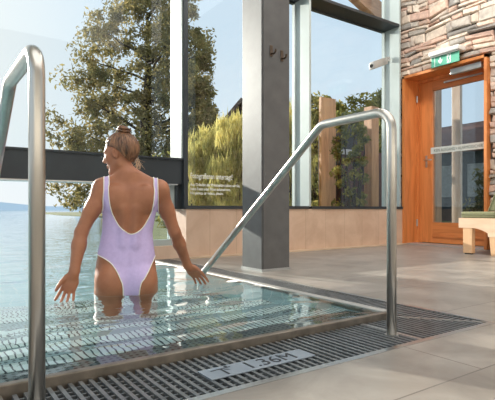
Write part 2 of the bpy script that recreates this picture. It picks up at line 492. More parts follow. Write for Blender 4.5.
tg = empty('window_lettering', (2.36, 4.58, .6)); tag(tg, 'white photography ban lettering stuck on the window pane', 'lettering')
def wl(s, x, z, size, wd):
    text_mesh('text_line', s, size, M['glass_print'], tg, FACE_Y((x - 2.36, 0, z - .6)), width=wd, bold=.0012)
wl('Fotografieren untersagt!', 2.43, .835, .085, .54)
wl('Aus Gründen der Privatsphäre bitten wir Sie,', 2.43, .752, .044, .65)
wl('keine Fotos oder Filme aufzunehmen.', 2.43, .705, .044, .52)
wl('No photos or videos, please.', 2.43, .660, .044, .42)

# ------------------------------------------------------------------ steel column with hooks
c = MB(); c.box(2.255, 2.53, 3.045, 3.05 + .27, 0, CEIL, .004)
col = empty('column', (2.39, 3.18, 0)); tag(col, 'square grey painted steel column standing on the deck by the pool', 'column', kind='structure')
def child(mb, name, m, root, smooth=False):
    ox, oy, oz = root.location
    mb.v = [(x - ox, y - oy, z - oz) for x, y, z in mb.v]
    return mb.build(name, m, root, smooth)
child(c, 'shaft', M['column'], col)
c = MB(); c.box(2.268, 2.535, 3.038, 3.046, 0, CEIL)
child(c, 'face_plate', M['column'], col)
c = MB(); c.box(2.25, 2.54, 3.03, 3.33, 0, .018)
child(c, 'base_plate', M['silver'], col)
def hook(x, y, z, nx, ny, label):
    h = empty('coat_hook', (x, y, z), math.atan2(ny, nx) + PI / 2); tag(h, label, 'hook', group='coat hooks on the column')
    b = MB(); b.box(-.014, .014, -.006, 0, -.045, .045, .002); b.build('back_plate', M['hook'], h)
    b = MB(); b.tube([(0, -.004, -.02), (0, -.035, -.03), (0, -.055, -.022), (0, -.06, .0)], .008, 10); autosmooth(b.build('peg', M['hook'], h), 60)
hook(2.345, 3.038, 1.775, 0, -1, 'left small metal coat hook on the dark column face')
hook(2.455, 3.038, 1.755, 0, -1, 'right small metal coat hook on the dark column face')
hook(2.5345, 3.14, 1.71, 1, 0, 'metal coat hook jutting past the column edge against the sky')

# ------------------------------------------------------------------ door
d = empty('door_1', (SX, 3.7, 0)); tag(d, 'orange larch framed glass exit door in the stone wall', 'door', kind='structure')
FX0, FX1 = SX - .08, SX + .26
b = MB(); b.box(FX0, FX1, 4.30, 4.335, 0, DZ); b.box(FX0, FX1, DY0 - .0, DY0 + .035, 0, DZ); b.box(FX0, FX1, DY0, 4.335, DZ - .035, DZ)
b.box(FX1 - .05, FX1 + .04, 4.27, 4.30, 0, DZ - .035); b.box(FX1 - .05, FX1 + .04, DY0 + .035, DY0 + .07, 0, DZ - .035); b.box(FX1 - .05, FX1 + .04, DY0 + .07, 4.27, DZ - .075, DZ - .035)
child(b, 'frame', M['door_wood'], d)
b = MB(); b.box(FX0 + .0, FX1, 3.135, 4.30, .0, .012); child(b, 'threshold', M['silver'], d)
LXf = FX1 - .02
leaf = MB(); leaf.box(LXf, LXf + .06, 4.06, 4.27, .02, DZ - .075, .004); leaf.box(LXf, LXf + .06, DY0 + .07, 3.28, .02, DZ - .075, .004)
lf = child(leaf, 'leaf', M['door_wood'], d)
b = MB(); b.box(LXf, LXf + .06, 3.28, 4.06, .02, .31); b.box(LXf, LXf + .06, 3.28, 4.06, 2.19, DZ - .075); b.box(LXf - .012, LXf, 3.28, 4.06, .10, .125)
b.v = [(x - SX, y - 3.7, z) for x, y, z in b.v]; b.build('rail', M['door_wood_h'], lf)
b = MB(); b.box(LXf + .025, LXf + .035, 3.28, 4.06, .31, 2.19); child(b, 'pane', M['glass_door'], d)
b = MB(); b.box(LXf - .008, LXf, 4.14, 4.175, 1.10, 1.27, .003); b.tube([(LXf, 4.157, 1.2), (LXf - .05, 4.157, 1.2), (LXf - .055, 4.14, 1.2), (LXf - .055, 4.04, 1.2)], .010, 10)
autosmooth(child(b, 'handle', M['steel'], d))
b = MB(); b.box(FX0 + .05, FX0 + .11, 3.2, 3.62, 2.27, 2.345, .006)
cl = child(b, 'door_closer', M['silver'], d)
b = MB(); b.box(LXf - .055, LXf - .03, 3.3, 3.85, 2.245, 2.265); b.v = [(x - SX, y - 3.7, z) for x, y, z in b.v]; b.build('arm', M['silver'], cl)
b = MB(); b.box(LXf - .004, LXf - .001, 3.2, 4.085, 1.285, 1.375); tp = child(b, 'warning_strip', M['tape'], d)
text_mesh('warning_text', 'KEIN AUSGANG • ALARMGESICHERT', .058, M['tape_print'], tp, FACE_X((LXf - .0055 - SX, 4.035 - 3.7, 1.309)), sx=.78)
for hz in (.25, 2.05):
    b = MB(); b.tube([(FX1 - .06, 4.285, hz), (FX1 - .06, 4.285, hz + .1)], .012, 10); child(b, 'hinge', M['steel'], d)

# ------------------------------------------------------------------ exit sign
s = empty('exit_sign', (SX - .1, 3.62, 2.42)); tag(s, 'green and white emergency exit sign above the timber door', 'sign')
b = MB(); b.box(-.085, .12, -.215, .215, .11, .17, .012); autosmooth(b.build('housing', M['white_plastic'], s))
b = MB(); b.box(-.07, .0, -.20, .20, .095, .112); b.build('lower_rim', M['silver'], s)
b = MB(); b.box(-.045, -.035, -.2, .2, -.035, .1, .002); pn = b.build('panel', M['green_sign'], s)
def flat_x(polys, x, name, m, parent):
    b = MB()
    for p in polys:   # polygon in (right, up) -> y = -right
        n = len(b.v); b.v += [(x, -u, w_) for u, w_ in p]; b.f.append(tuple(range(n, n + len(p)))[::-1])
    return b.build(name, m, parent)
def circ(cx, cy, r, n=14): return [(cx + r * math.cos(2 * PI * i / n), cy + r * math.sin(2 * PI * i / n)) for i in range(n)]
flat_x([[(-.075, .08), (-.055, .08), (-.055, .035), (-.035, .05), (-.035, .025), (-.065, -.01), (-.095, .025), (-.095, .05), (-.075, .035)]], -.0465, 'arrow', M['white_print'], pn)
flat_x([[(.03, -.02), (.085, -.02), (.085, .09), (.03, .09)]], -.0465, 'doorway', M['white_print'], pn)
flat_x([circ(.068, .072, .011), [(.05, .06), (.066, .058), (.062, .026), (.044, .026)], [(.06, .056), (.078, .045), (.075, .037), (.058, .045)], [(.046, .056), (.034, .042), (.04, .037), (.05, .046)],
        [(.052, .03), (.064, .028), (.076, .006), (.07, -.016), (.062, -.016), (.064, .004)], [(.044, .03), (.054, .028), (.048, .004), (.03, -.008), (.03, .002), (.04, .008)]], -.0475, 'running_figure', M['green_sign'], pn)
flat_x([[(-.15, -.03), (-.142, -.03), (-.142, .095), (-.15, .095)]], -.0465, 'divider', M['white_print'], pn)

# ------------------------------------------------------------------ cctv camera on the right mullion
e = empty('security_camera', (5.64, 4.50, 2.66)); tag(e, 'small white security camera fixed to the right window mullion', 'camera')
b = MB(); b.box(-.03, 0, -.02, .02, -.02, .05, .004); b.tube([(-.02, 0, .03), (-.07, -.0, .025), (-.12, 0, -.01)], .011, 10); b.build('bracket', M['lamp_metal'], e)
b = MB(); b.box(-.38, -.08, -.05, .05, -.06, .05, .014); 
for i, (x, y, z) in enumerate(b.v): b.v[i] = (x, y, z + (x + .05) * .42)
cb = b.build('body', M['lamp_metal'], e); autosmooth(cb)
b = MB(); b.tube([(-.375, 0, -.14), (-.39, 0, -.147)], .026, 14); b.build('lens', M['dark_print'], cb)

# ------------------------------------------------------------------ pool
T = .3
p = MB()
# basin floor and sides
p.box(LX, PX1, 3.3, 5.3, -1.5, -1.36); p.box(LX, 14, 5.3, 45, -1.5, -1.36); p.box(LX, PX0, PY, 3.3, -1.5, -1.36)
p.box(PX1, PX1 + .05, PY, 4.36, -1.5, -.06); p.box(PX1, PX1 + .1, 4.36, 5.3, -1.5, .012); p.box(PX1, 14, 5.22, 5.3, -1.5, .012)
p.box(LX - .1, LX, PY, 45, -1.5, .012); p.box(LX, PX0 - .02, PY - .1, PY, -1.5, -.0); p.box(LX, 14, 45, 45.1, -1.5, .015)
p.box(PX0, PX1, PY - .02, PY + .01, -1.5, -.03)
o = p.build('pool_basin', M['pool_tile']); tag(o, 'pale tiled pool basin under the clear water', 'pool', kind='structure')
st = empty('pool_steps', (1.0, PY, -.15)); tag(st, 'submerged steel pool steps with ribbed nosings', 'steps', kind='structure')
tops = [(-.13, .30), (-.30, .30), (-.46, .30), (-.62, .30), (-.78, .42), (-.98, .28), (-1.17, .28)]
y = PY + .01
for z, dep in tops:
    b = MB(); b.box(PX0, PX1, y, y + dep, -1.36, z); b.v = [(a - 1.0, q - PY, r + .15) for a, q, r in b.v]; b.build('tread', M['step_dark'] if z > -.2 else M['step'], st)
    b = MB(); b.box(PX0, PX1, y + dep - .085, y + dep + .004, z - .03, z + .006); b.v = [(a - 1.0, q - PY, r + .15) for a, q, r in b.v]; b.build('nosing', M['nosing'], st)
    y += dep
# rims
b = MB(); b.box(PX0 - .03, PX1 + .02, PY - .028, PY, -.14, .026, .004)
o = b.build('trim_2', M['weir']); tag(o, 'steel overflow rim along the near pool edge', 'pool rim', kind='structure')
b = MB(); b.box(PX1, PX1 + .05, PY, 4.36, -.1, .024, .004)
o = b.build('trim_3', simple('white_rim', (186, 184, 178), (168, 166, 160), 6, .4, .2)); tag(o, 'pale rim along the right pool edge', 'pool rim', kind='structure')

# water : one clear sheet indoors and outdoors
def grid(name, x0, x1, y0, y1, z, m, nx, ny):
    xs = np.linspace(x0, x1, nx + 1); ys = np.linspace(y0, y1, ny + 1)
    X, Y = np.meshgrid(xs, ys); V = np.stack([X.ravel(), Y.ravel(), np.full(X.size, z)], 1)
    i = np.arange(nx); j = np.arange(ny); I, J = np.meshgrid(i, j); a = (J * (nx + 1) + I).ravel()
    return np_obj(name, V, np.stack([a, a + 1, a + nx + 2, a + nx + 1], 1), m)
def water_sheet():
    ys = [PY, 5.3, 45]; V = [(LX, PY, WZ), (PX1, PY, WZ), (PX1, 5.3, WZ), (14, 5.3, WZ), (14, 45, WZ), (LX, 45, WZ), (LX, 5.3, WZ)]
    return mesh_obj('pool_water', V, [(0, 1, 2, 6), (6, 2, 3, 4, 5)], M['water'])
o = water_sheet(); tag(o, 'clear rippled water filling the pool', 'water', kind='stuff')
o = grid('lake_water', -220, 200, 45.1, 260, -.05, M['lake'], 4, 4); tag(o, 'pale calm lake beyond the pool', 'lake', kind='structure')

# ------------------------------------------------------------------ overflow gutter with grates
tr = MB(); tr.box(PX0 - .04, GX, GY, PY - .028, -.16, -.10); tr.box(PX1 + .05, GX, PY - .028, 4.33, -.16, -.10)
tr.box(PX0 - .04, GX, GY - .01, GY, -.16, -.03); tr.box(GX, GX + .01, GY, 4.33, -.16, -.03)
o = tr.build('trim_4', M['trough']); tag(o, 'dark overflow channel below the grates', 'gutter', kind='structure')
def bars_clip(mb, x0, x1, y0, y1): mb.box(x0, x1, y0, y1, -.028, -.002)
mx = lambda yy: PX1 + .05 + (PY - .028 - yy) * (GX - .03 - PX1 - .05) / (PY - .028 - GY - .03)   # mitre line
near = empty('overflow_grate', (1.0, GY, -.03)); tag(near, 'slatted grate in the gutter along the near pool edge', 'grate')
b = MB(); x = PX0 + .02
y0n, y1n = GY + .028, PY - .034
while x < GX - .05:
    ylo, yhi = y0n, y1n
    if x > PX1 + .05:
        yhi = PY - .028 - (x - PX1 - .05) * (PY - .028 - GY - .03) / (GX - .03 - PX1 - .05) - .006
    if yhi - ylo > .015: bars_clip(b, x, x + .0115, ylo, yhi)
    x += .029
for yy in [GY + .055 + .03 * q for q in range(9)]:
    b.box(PX0, min(GX - .03, mx(yy)) - .02, yy, yy + .006, -.03, -.007)
child(b, 'grate_panel', M['grate'], near)
b = MB(); b.box(PX0 - .035, GX, GY, GY + .026, -.04, .001); b.box(PX0 - .035, PX0 - .005, GY + .026, PY - .03, -.04, .001)
child(b, 'edge_strip', M['steel'], near)
b = MB(); b.box(1.585, 1.60, GY + .026, PY - .034, -.03, .0); child(b, 'joint_strip', M['steel'], near)
side = empty('overflow_grate', (1.93, 2.7, -.03)); tag(side, 'slatted grate running along the right pool edge past the column', 'grate')
b = MB(); yy = GY + .05
while yy < 4.3:
    xlo = PX1 + .056; xhi = GX - .03
    if yy < PY - .028: xlo = mx(yy) + .012
    if xhi - xlo > .015: bars_clip(b, xlo, xhi, yy, yy + .012)
    yy += .027
for xx in [PX1 + .09 + .03 * q for q in range(7)]:
    b.box(xx, xx + .008, GY + .3, 4.3, -.03, -.009)
child(b, 'grate_panel', M['grate'], side)
b = MB(); b.box(GX - .026, GX, GY + .026, 4.33, -.04, .001); child(b, 'edge_strip', M['steel'], side)
b = MB(); a0 = (PX1 + .05, PY - .028); a1 = (GX - .026, GY + .026); nx_, ny_ = (a1[1] - a0[1]), -(a1[0] - a0[0]); L = math.hypot(nx_, ny_); nx_ *= .006 / L; ny_ *= .006 / L
b.prism([(a0[0] + nx_, a0[1] + ny_), (a1[0] + nx_, a1[1] + ny_), (a1[0] - nx_, a1[1] - ny_), (a0[0] - nx_, a0[1] - ny_)], 'z', -.03, 0.0)
child(b, 'mitre_strip', M['steel'], side)

# depth marker plate
mk = empty('depth_marker', (.91, 1.24, 0)); tag(mk, 'light metal depth plate marked 1.36M lying on the grate', 'marker')
b = MB(); b.box(-.205, .205, -.043, .043, -.002, .003, .0015); b.build('plate', M['plate'], mk)
text_mesh('depth_text', '1.36M', .085, M['dark_print'], mk, FLAT((-.065, -.03, .0036)), sx=.98)
b = MB()
def flat_z(polys, z, name, m, parent):
    b = MB()
    for pl in polys:
        n = len(b.v); b.v += [(u, q, z) for u, q in pl]; b.f.append(tuple(range(n, n + len(pl))))
    return b.build(name, m, parent)
flat_z([[(-.175, .012), (-.10, .018), (-.10, .024), (-.175, .018)], [(-.142, -.035), (-.134, -.035), (-.134, .016), (-.142, .016)], circ(-.112, .031, .006), [(-.13, .012), (-.118, .006), (-.112, -.004), (-.118, -.002), (-.13, .006)]], .0037, 'pictogram', M['dark_print'], mk)

# ------------------------------------------------------------------ handrails
def arc_path(pts, rad, n=8):
    out = [Vector(pts[0])]
    for i in range(1, len(pts) - 1):
        p0, p1, p2 = Vector(pts[i - 1]), Vector(pts[i]), Vector(pts[i + 1])
        a = (p0 - p1).normalized(); c = (p2 - p1).normalized(); ang = a.angle(c)
        dist = rad[i] / math.tan(ang / 2)
        cen = p1 + (a + c).normalized() * (rad[i] / math.sin(ang / 2))
        s_, e_ = p1 + a * dist - cen, p1 + c * dist - cen
        for k in range(n + 1):
            out.append(cen + s_.normalized().slerp(e_.normalized(), k / n) * rad[i])
    out.append(Vector(pts[-1])); return out
def handrail(x, label):
    r = empty('handrail', (x, 1.23, -.03)); tag(r, label, 'handrail')
    pts = [(0, 0, -.06), (0, 0, .925), (0, .40, .925), (0, 1.62, .04), (0, 2.0, -.24)]
    b = MB(); b.tube(arc_path(pts, {1: .075, 2: .07, 3: .05}), .0192, 20)
    o = b.build('tube', M['rail'], r, True)
    b = MB(); b.tube([(0, 0, .0), (0, 0, .03)], .027, 20); autosmooth(b.build('collar', M['steel'], r))
handrail(.237, 'near left bent stainless steel handrail at the frame edge')
handrail(1.557, 'right bent stainless steel handrail rising from the grate in front of the column')

# ------------------------------------------------------------------ bench
bn = empty('bench', (5.3, 2.8, 0)); tag(bn, 'pale wooden bench with arched side rail by the stone wall', 'bench')
def side_frame(x0, x1):
    # side rail arched underneath, in (y,z)
    up = [(3.03, .40), (3.03, .29), (2.98, .29)]
    arch = []
    for k in range(9):
        t = k / 8; yy = 2.87 - t * .17; arch.append((yy, .29 - .05 * t ** 2.0))
    poly = up + arch + [(2.695, .20), (2.58, .20), (2.58, .40)]
    b = MB(); b.prism(poly, 'x', x0, x1); return b
b = side_frame(5.0, 5.05); b.box(5.0, 5.05, 2.3, 2.58, .30, .40); child(b, 'side_rail', M['bench_wood'], bn)
b = side_frame(5.62, 5.67); child(b, 'side_rail', M['bench_wood'], bn)
for xa in (5.0, 5.60):
    b = MB(); b.box(xa + .003, xa + .067, 2.875, 2.98, .012, .30, .003); child(b, 'leg', M['bench_leg'], bn)
    b = MB(); b.box(xa + .01, xa + .06, 2.89, 2.965, 0, .014); child(b, 'foot_pad', M['dark_print'], bn)
    b = MB(); b.prism([(2.69, .27), (2.58, .27), (2.58, 0), (2.665, 0)], 'x', xa + .003, xa + .067); child(b, 'leg', M['bench_leg'], bn)
b = MB(); b.box(5.05, 5.62, 2.99, 3.028, .295, .398); b.box(5.05, 5.62, 2.34, 2.99, .375, .397); child(b, 'seat_board', M['bench_wood'], bn)
for xa in (5.12, 5.51):
    b = MB(); b.prism([(2.61, .39), (2.54, .39), (2.38, .9), (2.44, .9)], 'x', xa, xa + .05); child(b, 'back_post', M['bench_leg'], bn)
def cushion(name, poly, x0, x1, label):
    r = empty(name, (5.3, 2.8, .4)); tag(r, label, 'cushion')
    bm = bmesh.new(); b = MB(); b.prism(poly, 'x', x0, x1)
    vs = [bm.verts.new(v) for v in b.v]; [bm.faces.new([vs[i] for i in f]) for f in b.f]
    bmesh.ops.recalc_face_normals(bm, faces=bm.faces[:])
    bmesh.ops.bevel(bm, geom=bm.edges[:], offset=.016, segments=3, affect='EDGES', profile=.6)
    bm.verts.index_update(); q = MB(); q.add([v.co[:] for v in bm.verts], [[v.index for v in f.verts] for f in bm.faces]); bm.free()
    autosmooth(child(q, 'pad', M['cushion'], r), 60)
    pts = [(x0 - .001, poly[0][0], poly[0][1] - .03), (x0 - .001, poly[1][0], poly[1][1] - .03)]
    b = MB(); b.tube(pts, .004, 8); child(b, 'seam', M['cushion'], r)
cushion('seat_cushion', [(3.0, .47), (2.62, .47), (2.62, .40), (3.0, .40)], 5.0, 5.66, 'flat sage green seat cushion on the pale bench')
cushion('back_cushion', [(2.72, .478), (2.54, .92), (2.46, .90), (2.62, .478)], 5.03, 5.64, 'leaning sage green back cushion at the right frame edge')

# ------------------------------------------------------------------ the woman : implicit body polygonised
def surface_nets(f, org, h):
    s = f < 0
    cnt = np.zeros(tuple(n - 1 for n in f.shape), np.int8)
    for dx in (0, 1):
        for dy in (0, 1):
            for dz in (0, 1):
                cnt += s[dx:dx + cnt.shape[0], dy:dy + cnt.shape[1], dz:dz + cnt.shape[2]]
    I, J, K = np.nonzero((cnt > 0) & (cnt < 8))
    idx = np.full(cnt.shape, -1, np.int32); idx[I, J, K] = np.arange(len(I))
    cor = [(a, b, c) for a in (0, 1) for b in (0, 1) for c in (0, 1)]
    val = [f[I + a, J + b, K + c] for a, b, c in cor]
    acc = np.zeros((len(I), 3)); n = np.zeros(len(I))
    for a in range(8):
        for ax in range(3):
            if cor[a][ax] == 0:
                q = list(cor[a]); q[ax] = 1; b = cor.index(tuple(q))
                fa, fb = val[a], val[b]; m = (fa < 0) != (fb < 0)
                t = np.where(m, fa / np.where(m, fa - fb, 1), 0)
                pt = np.tile(np.array(cor[a], float), (len(I), 1)); pt[:, ax] += t
                acc += np.where(m[:, None], pt, 0); n += m
    V = (np.stack([I, J, K], 1) + acc / n[:, None]) * h + org
    Q = []
    for ax in range(3):
        sl0 = [slice(None)] * 3; sl1 = [slice(None)] * 3; sl0[ax] = slice(0, -1); sl1[ax] = slice(1, None)
        A = s[tuple(sl0)]; B = s[tuple(sl1)]
        e = np.stack(np.nonzero(A != B), 1)
        u, w_ = [(1, 2), (2, 0), (0, 1)][ax]
        ok = (e[:, u] > 0) & (e[:, w_] > 0) & (e[:, u] < f.shape[u] - 1) & (e[:, w_] < f.shape[w_] - 1)
        e = e[ok]; inside = A[e[:, 0], e[:, 1], e[:, 2]]
        def cell(du, dw):
            q = e.copy(); q[:, u] -= du; q[:, w_] -= dw; return idx[q[:, 0], q[:, 1], q[:, 2]]
        quad = np.stack([cell(1, 1), cell(0, 1), cell(0, 0), cell(1, 0)], 1)
        quad[~inside] = quad[~inside][:, ::-1]
        Q.append(quad)
    Q = np.concatenate(Q); Q = Q[(Q >= 0).all(1)]
    return V, Q

def laplace(V, Q, it=3, lam=.5):
    k = Q.shape[1]
    e = np.concatenate([np.stack([Q[:, i], Q[:, (i + 1) % k]], 1) for i in range(k)]); e = np.concatenate([e, e[:, ::-1]])
    for q in range(it):
        a = np.stack([np.bincount(e[:, 0], V[e[:, 1], c], len(V)) for c in range(3)], 1); n = np.bincount(e[:, 0], minlength=len(V))[:, None]
        V = V + lam * (a / np.maximum(n, 1) - V)
    return V

class SDF:
    def __init__(s, lo, hi, h):
        s.lo = np.array(lo, float); s.h = h
        s.n = np.ceil((np.array(hi) - s.lo) / h).astype(int) + 1
        s.f = np.full(tuple(s.n), .2, np.float32)
    def sub(s, lo, hi):
        a = np.maximum(0, np.floor((np.array(lo) - s.lo) / s.h).astype(int)); b = np.minimum(s.n, np.ceil((np.array(hi) - s.lo) / s.h).astype(int) + 1)
        sl = tuple(slice(i, j) for i, j in zip(a, b))
        ax = [s.lo[i] + s.h * np.arange(a[i], b[i]) for i in range(3)]
        return sl, np.meshgrid(*ax, indexing='ij')
    def merge(s, sl, d, k):
        f = s.f[sl]
        if k > 0:
            hh = np.maximum(k - np.abs(f - d), 0) / k; s.f[sl] = np.minimum(f, d) - hh * hh * k * .25
        else: s.f[sl] = np.minimum(f, d)
    def carve(s, sl, d, k):
        f = s.f[sl]; d = -d
        hh = np.maximum(k - np.abs(f - d), 0) / k; s.f[sl] = np.maximum(f, d) + hh * hh * k * .25
    def cone(s, a, b, ra, rb, k=.02, carve=False):
        a = np.array(a, float); b = np.array(b, float); m = max(ra, rb) + max(k, .02) + .02
        sl, (X, Y, Z) = s.sub(np.minimum(a, b) - m, np.maximum(a, b) + m)
        ba = b - a; L2 = (ba ** 2).sum()
        t = np.clip(((X - a[0]) * ba[0] + (Y - a[1]) * ba[1] + (Z - a[2]) * ba[2]) / L2, 0, 1)
        d = np.sqrt((X - a[0] - t * ba[0]) ** 2 + (Y - a[1] - t * ba[1]) ** 2 + (Z - a[2] - t * ba[2]) ** 2) - (ra + (rb - ra) * t)
        (s.carve if carve else s.merge)(sl, d.astype(np.float32), k)
    def ell(s, c, r, R=None, k=.02, carve=False):
        c = np.array(c, float); r = np.array(r, float); m = r.max() + max(k, .02) + .02
        sl, (X, Y, Z) = s.sub(c - m, c + m)
        P = np.stack([X - c[0], Y - c[1], Z - c[2]], -1)
        if R is not None: P = P @ R           # world -> local (R columns are local axes)
        q = np.sqrt(((P / r) ** 2).sum(-1)); g = np.sqrt(((P / r ** 2) ** 2).sum(-1))
        d = np.where(g > 1e-6, q * (q - 1) / np.maximum(g, 1e-6), -r.min())
        (s.carve if carve else s.merge)(sl, d.astype(np.float32), k)

# torso profile : z, centre x, half width, centre y, half depth
TOR = np.array([
    (-.02, .010, .150, .000, .085), (.04, .006, .168, .000, .105), (.13, .003, .174, .000, .112), (.21, .004, .163, .002, .104), (.29, .007, .149, .006, .094),
    (.36, .011, .139, .010, .088), (.43, .018, .143, .010, .092), (.50, .024, .150, .006, .098), (.56, .028, .153, .000, .098),
    (.61, .030, .146, -.004, .084), (.645, .030, .112, -.006, .066), (.675, .026, .070, -.004, .054), (.70, .018, .050, .0, .048)])
def torso_fn(X, Y, Z):
    zc = np.clip(Z, TOR[0, 0], TOR[-1, 0])
    g = lambda i: np.interp(zc, TOR[:, 0], TOR[:, i])
    zz = np.linspace(TOR[0, 0], TOR[-1, 0], 120)
    from_s = []
    for i in range(1, 5):
        v = np.interp(zz, TOR[:, 0], TOR[:, i]); ker = np.hanning(13); ker /= ker.sum()
        vp = np.pad(v, 6, mode='edge'); from_s.append(np.convolve(vp, ker, 'valid'))
    g = lambda i: np.interp(zc, zz, from_s[i - 1])
    cx, a, cy, b = g(1), g(2), g(3), g(4)
    n = 2.3
    q = (np.abs((X - cx) / a) ** n + np.abs((Y - cy) / b) ** n) ** (1 / n)
    d = (q - 1) * np.minimum(a, b)
    dz = np.maximum(TOR[0, 0] - Z, Z - TOR[-1, 0])
    return np.where(dz > 0, np.sqrt(np.maximum(d, 0) ** 2 + dz ** 2), d)

body = SDF((-.42, -.34, -.80), (.54, .34, .98), .004)
sl, G = body.sub((-.25, -.2, -.12), (.29, .2, .75))
body.merge(sl, torso_fn(*G).astype(np.float32), 0)
# buttocks, back muscles
body.ell((-.072, -.058, .085), (.092, .078, .098), k=.03)
body.ell((.084, -.058, .085), (.092, .078, .098), k=.03)
for sx in (-1, 1):
    body.ell((.03 + sx * .085, -.072, .56), (.055, .03, .075), k=.03)      # shoulder blades
    body.cone((.02 + sx * .03, -.075, .30), (.026 + sx * .033, -.082, .50), .018, .016, .03)   # spinal muscles
    body.cone((.027 + sx * .02, -.02, .70), (.028 + sx * .145, -.01, .632), .034, .036, .035)        # trapezius
    body.ell((.03 + sx * .07, .085, .50), (.06, .05, .06), k=.03)          # bust
body.cone((.008, -.118, .18), (.018, -.108, .40), .010, .010, .02, True)    # spine furrow
body.cone((.018, -.108, .40), (.030, -.108, .62), .010, .008, .02, True)
body.cone((.006, -.15, .03), (.006, -.140, .13), .008, .006, .015, True)
body.ell((.006, -.02, .03), (.06, .075, .055), k=.03)
# neck
body.cone((.020, -.008, .66), (-.015, .004, .765), .052, .048, .03)
# head
yaw = math.radians(70); pit = math.radians(-14)
Rh = np.array(Matrix.Rotation(yaw, 3, 'Z') @ Matrix.Rotation(pit, 3, 'X') @ Matrix.Rotation(math.radians(0), 3, 'Y'))
HC = np.array((-.028, .012, .825))
H = lambda p_: HC + Rh @ np.array(p_, float)
body.ell(H((0, -.008, .020)), (.072, .092, .088), Rh, k=0.02)
body.ell(H((0, .034, -.030)), (.060, .058, .078), Rh, k=.025)
body.cone(H((-.045, .012, -.062)), H((-.010, .070, -.098)), .022, .019, .02)
body.cone(H((.045, .012, -.062)), H((.010, .070, -.098)), .022, .019, .02)
body.ell(H((0, .074, -.098)), (.020, .016, .016), Rh, k=.015)
body.cone(H((0, .086, .012)), H((0, .106, -.026)), .0075, .0105, .010)
body.ell(H((.009, .096, -.030)), (.008, .010, .007), Rh, k=.006); body.ell(H((-.009, .096, -.030)), (.008, .010, .007), Rh, k=.006)
for sx in (-1, 1):
    body.ell(H((sx * .028, .092, .006)), (.015, .012, .010), Rh, k=.012, carve=True)
    body.cone(H((sx * .010, .084, .022)), H((sx * .042, .072, .020)), .009, .007, .012)
    body.ell(H((sx * .038, .062, -.022)), (.020, .020, .018), Rh, k=.02)
    Re = Rh @ np.array(Matrix.Rotation(sx * math.radians(-18), 3, 'Z'))
    body.ell(H((sx * .072, .008, -.008)), (.009, .019, .032), Re, k=.005)
    body.ell(H((sx * .081, .012, -.004)), (.006, .010, .018), Re, k=.004, carve=True)
body.ell(H((0, .090, -.056)), (.019, .009, .0055), Rh, k=.004)
body.ell(H((0, .089, -.067)), (.017, .009, .006), Rh, k=.004)
# arms
def arm(sh, el, wr, up):
    sh, el, wr = map(np.array, (sh, el, wr))
    body.ell(sh, (.052, .052, .056), k=.03)
    body.cone(sh, sh + (el - sh) * .55, .050, .042, .03); body.cone(sh + (el - sh) * .45, el, .043, .035, .02)
    body.cone(el, el + (wr - el) * .35, .035, .038, .015); body.cone(el + (wr - el) * .3, wr, .038, .025, .015)
LS, LE, LW = (-.130, -.004, .616), (-.236, -.075, .372), (-.268, -.150, .158)
RS, RE, RW = (.194, -.004, .613), (.286, .035, .362), (.382, .150, .140)
arm(LS, LE, LW, 1); arm(RS, RE, RW, 1)
def hand(wr, dirv, lat, thumb_sign, curl=.35, spread=.16, sc=1.0):
    """dirv: along the hand, lat: towards the index side, back of hand = normal"""
    wr = np.array(wr, float); d_ = np.array(dirv, float); d_ /= np.linalg.norm(d_)
    l_ = np.array(lat, float); l_ -= d_ * (l_ @ d_); l_ /= np.linalg.norm(l_)
    nrm = np.cross(l_, d_) * thumb_sign           # palm direction
    R = np.stack([l_, d_, nrm], 1)
    body.cone(wr - d_ * .015, wr + d_ * .02, .025, .024, .015)
    body.ell(wr + d_ * .050 * sc, (.037 * sc, .050 * sc, .0145), R, k=.015)
    # fingers index..little
    for i, (off, L, sp) in enumerate([(.027, .072, 1.0), (.009, .080, .3), (-.009, .074, -.35), (-.026, .058, -1.15)]):
        off *= sc; L *= sc
        p0 = wr + d_ * (.083 * sc - abs(off) * .25) + l_ * off
        dd = d_ + l_ * sp * spread; dd /= np.linalg.norm(dd)
        p = p0; r0 = .0092 - .0004 * i; ang = curl * .3
        body.cone(wr + d_ * .05 * sc + l_ * off * .8, p0, .0098, r0 + .0006, .006)
        for seg_, (fr, rr) in enumerate([(.42, .95), (.32, .88), (.26, .78)]):
            q = p + (dd * math.cos(ang) + nrm * math.sin(ang)) * L * fr
            body.cone(p, q, r0 * (.98 if seg_ == 0 else [1, .95, .88][seg_]), r0 * rr, .004)
            p = q; ang += curl
    # thumb from the side of the palm
    t0 = wr + d_ * .028 + l_ * .026 * sc
    td = d_ * .85 + l_ * .45 + nrm * .35; td /= np.linalg.norm(td)
    t1 = t0 + td * .038; td2 = d_ * .95 + l_ * .2 + nrm * .3; td2 /= np.linalg.norm(td2)
    t2 = t1 + td2 * .030; t3 = t2 + td2 * .024
    body.cone(t0, t1, .0135, .0108, .012); body.cone(t1, t2, .0108, .0098, .004); body.cone(t2, t3, .0098, .008, .004)
hand(LW, (-.30, -.22, -.95), (-1, -.1, .1), 1, .3, .2, 1.12)
hand(RW, (.66, .30, -.68), (.6, -.55, .5), -1, .3, .2, 1.12)
